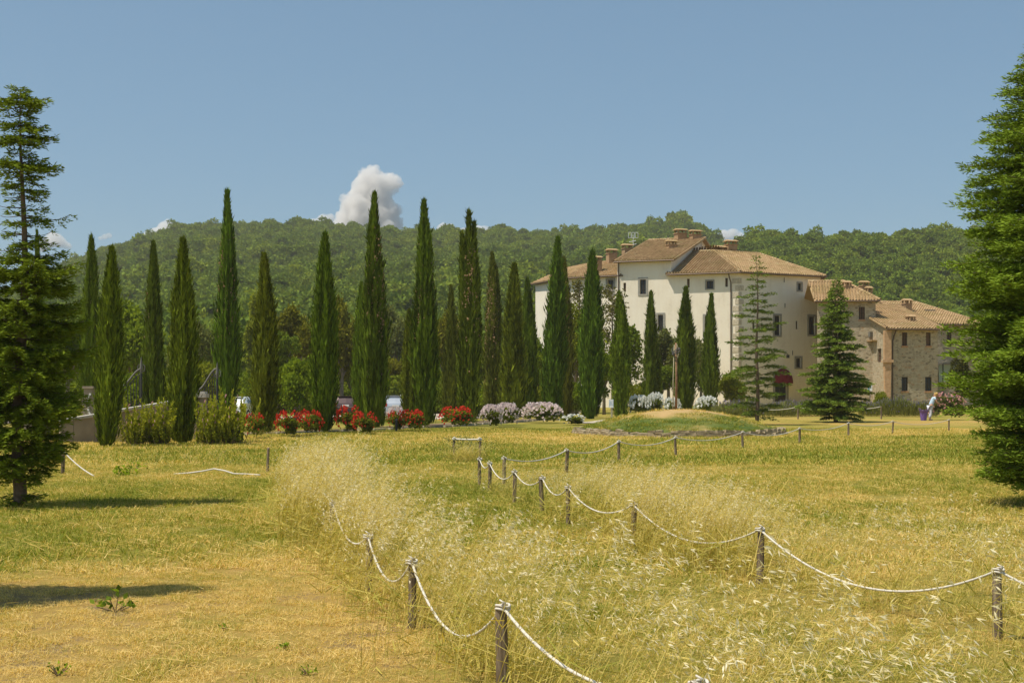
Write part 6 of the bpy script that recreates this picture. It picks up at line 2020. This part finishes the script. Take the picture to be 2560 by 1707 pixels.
def build_mound_grass():
    rng = np.random.default_rng(19)
    kits = [tuft(240 + k, .3, 80, .10, .011, .2) for k in range(4)]
    n = 900
    r = np.sqrt(rng.random(n)); th = rng.uniform(0, 6.28, n)
    x = MC[0] + MR[0] * .94 * r * np.cos(th); y = MC[1] + MR[1] * .94 * r * np.sin(th)
    d = np.clip(1.22 - 1.2 * r + 1.3 * (fbm(x * .8, y * .8, 79, 3) - .5), 0, 1)
    keep = rng.random(n) > d * .93
    x, y, r, d = x[keep], y[keep], r[keep], d[keep]
    z = .14 + .84 * np.maximum(0, 1 - r ** 1.9) ** 1.15
    rot = np.zeros((len(x), 3)); rot[:, 2] = rng.uniform(0, 6.28, len(x))
    o = scatter("mound_grass", np.column_stack([x, y, z]), rot, rng.uniform(.6, 1.3, len(x)), rng.integers(0, 4, len(x)), kits, M["grass_blade"], {"dry": np.clip(d * .75 + rng.normal(.1, .12, len(x)), 0, 1)})
    tag(o, "patchy green and dry grass on the mound", "grass", kind="stuff")
build_mound_grass()

def oat_plant(seed, stems, H, sw=.0022, spike=.024, spread=.10, spk=(14, 24)):
    """wild oat: leaning stems with open nodding panicles, wind from the left"""
    rng = np.random.default_rng(seed)
    V = []; T = []; MI = []
    def ribbon_seg(p, q, w):
        d = q - p; s = unit(np.cross(d, rand_dirs(1, rng)[0])) * w
        return np.stack([p - s, p + s, q + s * .8, q - s * .8])
    for k in range(stems):
        o = np.array([rng.normal(0, spread), rng.normal(0, spread), -.02])
        h = H * rng.uniform(.72, 1.08); lean = np.array([rng.normal(.27, .15), rng.normal(0, .14), 0]) * h
        t = np.linspace(0, 1, 7)
        pts = o + np.column_stack([lean[0] * t ** 1.8, lean[1] * t ** 1.8, h * t * (1 - .05 * t)])
        tint = rng.uniform(.35, 1)
        for i in range(6):
            V.append(ribbon_seg(pts[i], pts[i + 1], sw * (1.15 - .09 * i))); T.append(np.clip(tint - (.25 if i < 2 else 0), 0, 1)); MI.append(0)
        # flat leaves low down
        for j in range(int(rng.integers(1, 4))):
            q = rng.uniform(.1, .5); p = np.array([np.interp(q, t, pts[:, a]) for a in range(3)])
            az = rng.uniform(0, 6.28); L = rng.uniform(.10, .24)
            e = p + np.array([math.cos(az) * L, math.sin(az) * L, L * rng.uniform(-.2, .9)])
            V.append(ribbon_seg(p, e, sw * 1.7)); T.append(rng.uniform(0, .8)); MI.append(0)
        m = int(rng.integers(*spk))
        for j in range(m):
            q = rng.uniform(.70, 1.0); p = np.array([np.interp(q, t, pts[:, a]) for a in range(3)])
            L = (1.08 - q) * rng.uniform(.10, .30) + .012
            e = p + np.array([abs(rng.normal(.8, .5)) * L, rng.normal(0, .55) * L, rng.uniform(-.15, .75) * L])
            V.append(ribbon_seg(p, e, sw * .35)); T.append(.9); MI.append(0)
            d = unit(np.array([rng.uniform(.15, 1.1), rng.normal(0, .4), rng.uniform(-1.0, .25)])) * spike * rng.uniform(.7, 1.25)
            w = unit(np.cross(d, rand_dirs(1, rng)[0])) * spike * .085
            V.append(np.stack([e, e + .4 * d + w, e + d, e + .4 * d - w])); T.append(rng.uniform(.1, 1)); MI.append(1)
            if rng.random() < .6:
                d2 = unit(d + rng.normal(0, .35, 3) * np.linalg.norm(d)) * spike
                V.append(np.stack([e, e + .4 * d2 + w, e + d2, e + .4 * d2 - w])); T.append(rng.uniform(.3, 1)); MI.append(1)
    return quad_mesh("oat", np.array(V), np.array(T), np.array(MI))

def build_oats():
    rng = np.random.default_rng(23)
    kits = [oat_plant(300 + k, 4, 1.12, .0021, .040, .10, (12, 20)) for k in range(6)] + [oat_plant(320 + k, 6, 1.08, .0030, .036, .14) for k in range(5)] + [oat_plant(330 + k, 9, .62, .0026, .02, .16, (2, 6)) for k in range(4)] + [oat_plant(340 + k, 2, 1.3, .0026, .044, .05, (20, 30)) for k in range(6)]
    pts = []; idx = []; scl = []
    def along(a, b, n, sig, hmin, hmax, kind, shift=(0, 0), skew=1.0):
        n = max(4, int(n * {'t': 1.0, 'n': .115, 'm': .25, 'g': .25}[kind]))
        a = np.array(a); b = np.array(b); s = rng.random(n) ** skew
        d = unit(b - a); nn = np.array([-d[1], d[0]])
        p = a + (b - a) * s[:, None] + nn * rng.normal(0, sig, n)[:, None] + np.array(shift)
        for q in p:
            pts.append(q); scl.append(rng.uniform(hmin, hmax))
            idx.append(int({"n": rng.integers(0, 6), "m": rng.integers(6, 11), "g": rng.integers(11, 15), "t": rng.integers(15, 21)}[kind]))
    L = LEFT
    # left line: the dense golden clump, then the oats towards the camera
    along(L[7], L[6], 400, .17, .8, 1.12, "m", (.0, .2)); along(L[6], L[5], 190, .18, .72, 1.02, "m", (-.15, 0)); along((-3.3, 22), (-2.75, 17.5), 330, .14, .75, 1.05, "m")
    along(L[7], (-3.9, 26.5), 90, .25, .6, .95, "m")
    along((-2.25, 16.6), (-1.5, 13.8), 170, .22, .70, 1.0, "m", (.08, 0)); along(L[5], L[4], 150, .25, .6, .95, "n"); along(L[4], L[3], 170, .30, .6, .95, "n", (.12, 0)); along(L[3], L[2], 190, .30, .6, .98, "n", (.1, 0))
    along(L[2], L[1], 115, .24, .65, 1.0, "n", (.05, 0)); along(L[1], (1.4, 4.6), 75, .22, .6, .92, "n", (.1, 0)); along((.3, 8.0), (1.35, 5.8), 36, .30, .6, .95, "n", (.2, 0))
    along((1.45, 5.4), (2.3, 4.4), 12, .25, .65, .9, "n")
    for a, b, n in ((L[6], L[4], 120), (L[4], L[2], 170), (L[2], L[0], 80)): along(a, b, n, .2, .5, 1.0, "g")
    along(L[2], L[0], 32, .26, .75, 1.02, 't', (.05, 0)); along((.9, 7.4), (2.2, 5.6), 9, .3, .7, 1.0, 't'); along(L[4], L[2], 26, .2, .62, .88, 't', (.05, 0)); along(L[7], L[5], 60, .16, .62, .85, 't')
    along((2.6, 12.0), (4.6, 9.4), 22, .3, .6, .85, 't'); along((1.3, 16.5), (2.2, 13.4), 22, .2, .58, .8, 't'); along((2.0, 6.4), (2.6, 5.2), 5, .2, .8, 1.0, 't')
    # right line
    R = RIGHT
    along(R[8], R[5], 50, .25, .4, .75, "m"); along(R[8], R[4], 110, .22, .45, .8, "g"); along(R[5], R[4], 90, .2, .6, .9, "m", (.2, 0)); along(R[4], R[3], 210, .26, .65, .98, "m", (.25, 0))
    along((1.2, 17.5), (2.1, 13.6), 300, .17, .6, .92, "m", (.15, 0)); along(R[3], R[2], 130, .22, .5, .85, "m"); along(R[3], R[2], 160, .22, .5, .95, "g")
    along(R[2], R[1], 75, .24, .55, .85, "n", (.1, .1)); along((2.8, 12.8), (4.6, 10.6), 70, .4, .55, .95, "n"); along(R[2], R[0], 120, .22, .45, .9, "g")
    along(R[1], R[0], 32, .3, .5, .85, "n"); along((3.6, 13.5), (5.2, 12.2), 24, .4, .5, .85, "m")
    # thin scattering along the far line, the lane end and the lawn
    for k in range(len(FAR) - 1):
        Ya = F * 1.28 / (FAR[k][1] - HY); Yb = F * 1.28 / (FAR[k + 1][1] - HY)
        along((GX(FAR[k][0], Ya), Ya), (GX(FAR[k + 1][0], Yb), Yb), 60, .12, .25, .5, "g"); 
    along((-8.5, 31), (-5, 30.5), 34, .5, .3, .6, "m"); along((-11, 31), (-5, 30.8), 90, .35, .2, .5, "g"); along((-7.5, 21.7), (-6.9, 21.8), 26, .3, .3, .6, "g")
    along((-1.75, 35.9), (-.85, 35.7), 150, .25, .55, 1.0, "g"); along((7.0, 20.8), (9, 21), 50, .4, .3, .6, "g")
    along((-13, 46.4), (-11.5, 49.5), 60, .3, .4, .8, "m"); along((-13, 46), (-9, 55), 120, .35, .4, .8, "g")
    p = np.array(pts); n = len(p)
    rot = np.column_stack([rng.normal(0, .06, n), rng.normal(.06, .09, n), rng.normal(0, .45, n)])
    o = scatter("wild_oats", np.column_stack([p, ground_z(p[:, 0], p[:, 1])]), rot, np.array(scl), np.array(idx), kits, [M["oat_stem"], M["oat_spikelet"]])
    tag(o, "tall dry wild oats along the rope lines", "grass", kind="stuff")
build_oats()

# ---- small weeds
def weed(px, py, r, label, seed, leafc=(.20, .30, .03), broad=.05, n=60, vine=False):
    rng = np.random.default_rng(seed)
    Y = GY(py); x = GX(px, Y)
    if vine:
        s = rng.uniform(-1, 1, n); c = np.column_stack([s * r, rng.normal(0, .05, n), .03 + .16 * (1 - s ** 2) * rng.random(n)])
    else:
        c = np.column_stack([rng.normal(0, r * .4, n), rng.normal(0, r * .4, n), rng.uniform(0, r * .8, n)])
    ax = unit(rand_dirs(n, rng) + np.array([0, -.3, .6])) * broad * 1.6 * rng.uniform(.6, 1.3, n)[:, None]
    me = quad_mesh("foliage", leaves(c, ax, unit(np.cross(ax, rand_dirs(n, rng) + np.array([0, 0, .8]))) * broad * .6), rng.random(n)); me.materials.append(M["shrub_leaf"])
    b = MB()
    for k in range(6): b.tube([(0, 0, 0), tuple(c[k] * .6), tuple(c[k])], [.005, .004, .002], 4)
    t = empty("weed", (x, Y, gz(x, Y)))
    obj("foliage", me, None, t, color=leafc); wm = b.mesh("stems"); wm.materials.append(M["twig"]); obj("stems", wm, None, t)
    tag(t, label, "weed", "green weeds on the lawn")
weed(288, 1526, .17, "leafy green vine sprig at the edge of the near tree shadow", 401, (.17, .26, .035), .036, 46, True)
weed(312, 1190, .26, "bright green weed on the left lawn near the lone post", 402, broad=.05, n=90)
weed(338, 1178, .25, "smaller green weed just behind the bright one on the left lawn", 403, broad=.04, n=40)
weed(712, 1625, .05, "small green weed on the dry lawn left of the oats", 404, broad=.016, n=34)
weed(770, 1690, .07, "tiny green weed at the bottom edge left of the oats", 405, broad=.014, n=26)
weed(145, 1690, .09, "small green weed at the bottom left corner", 406, broad=.016, n=34)
weed(560, 1572, .06, "tiny green weed on the dry lawn", 407, broad=.014, n=20)
weed(1165, 1150, .75, "grey-green low shrub under the rope closing the lane", 408, (.20, .23, .09), .03, 700)
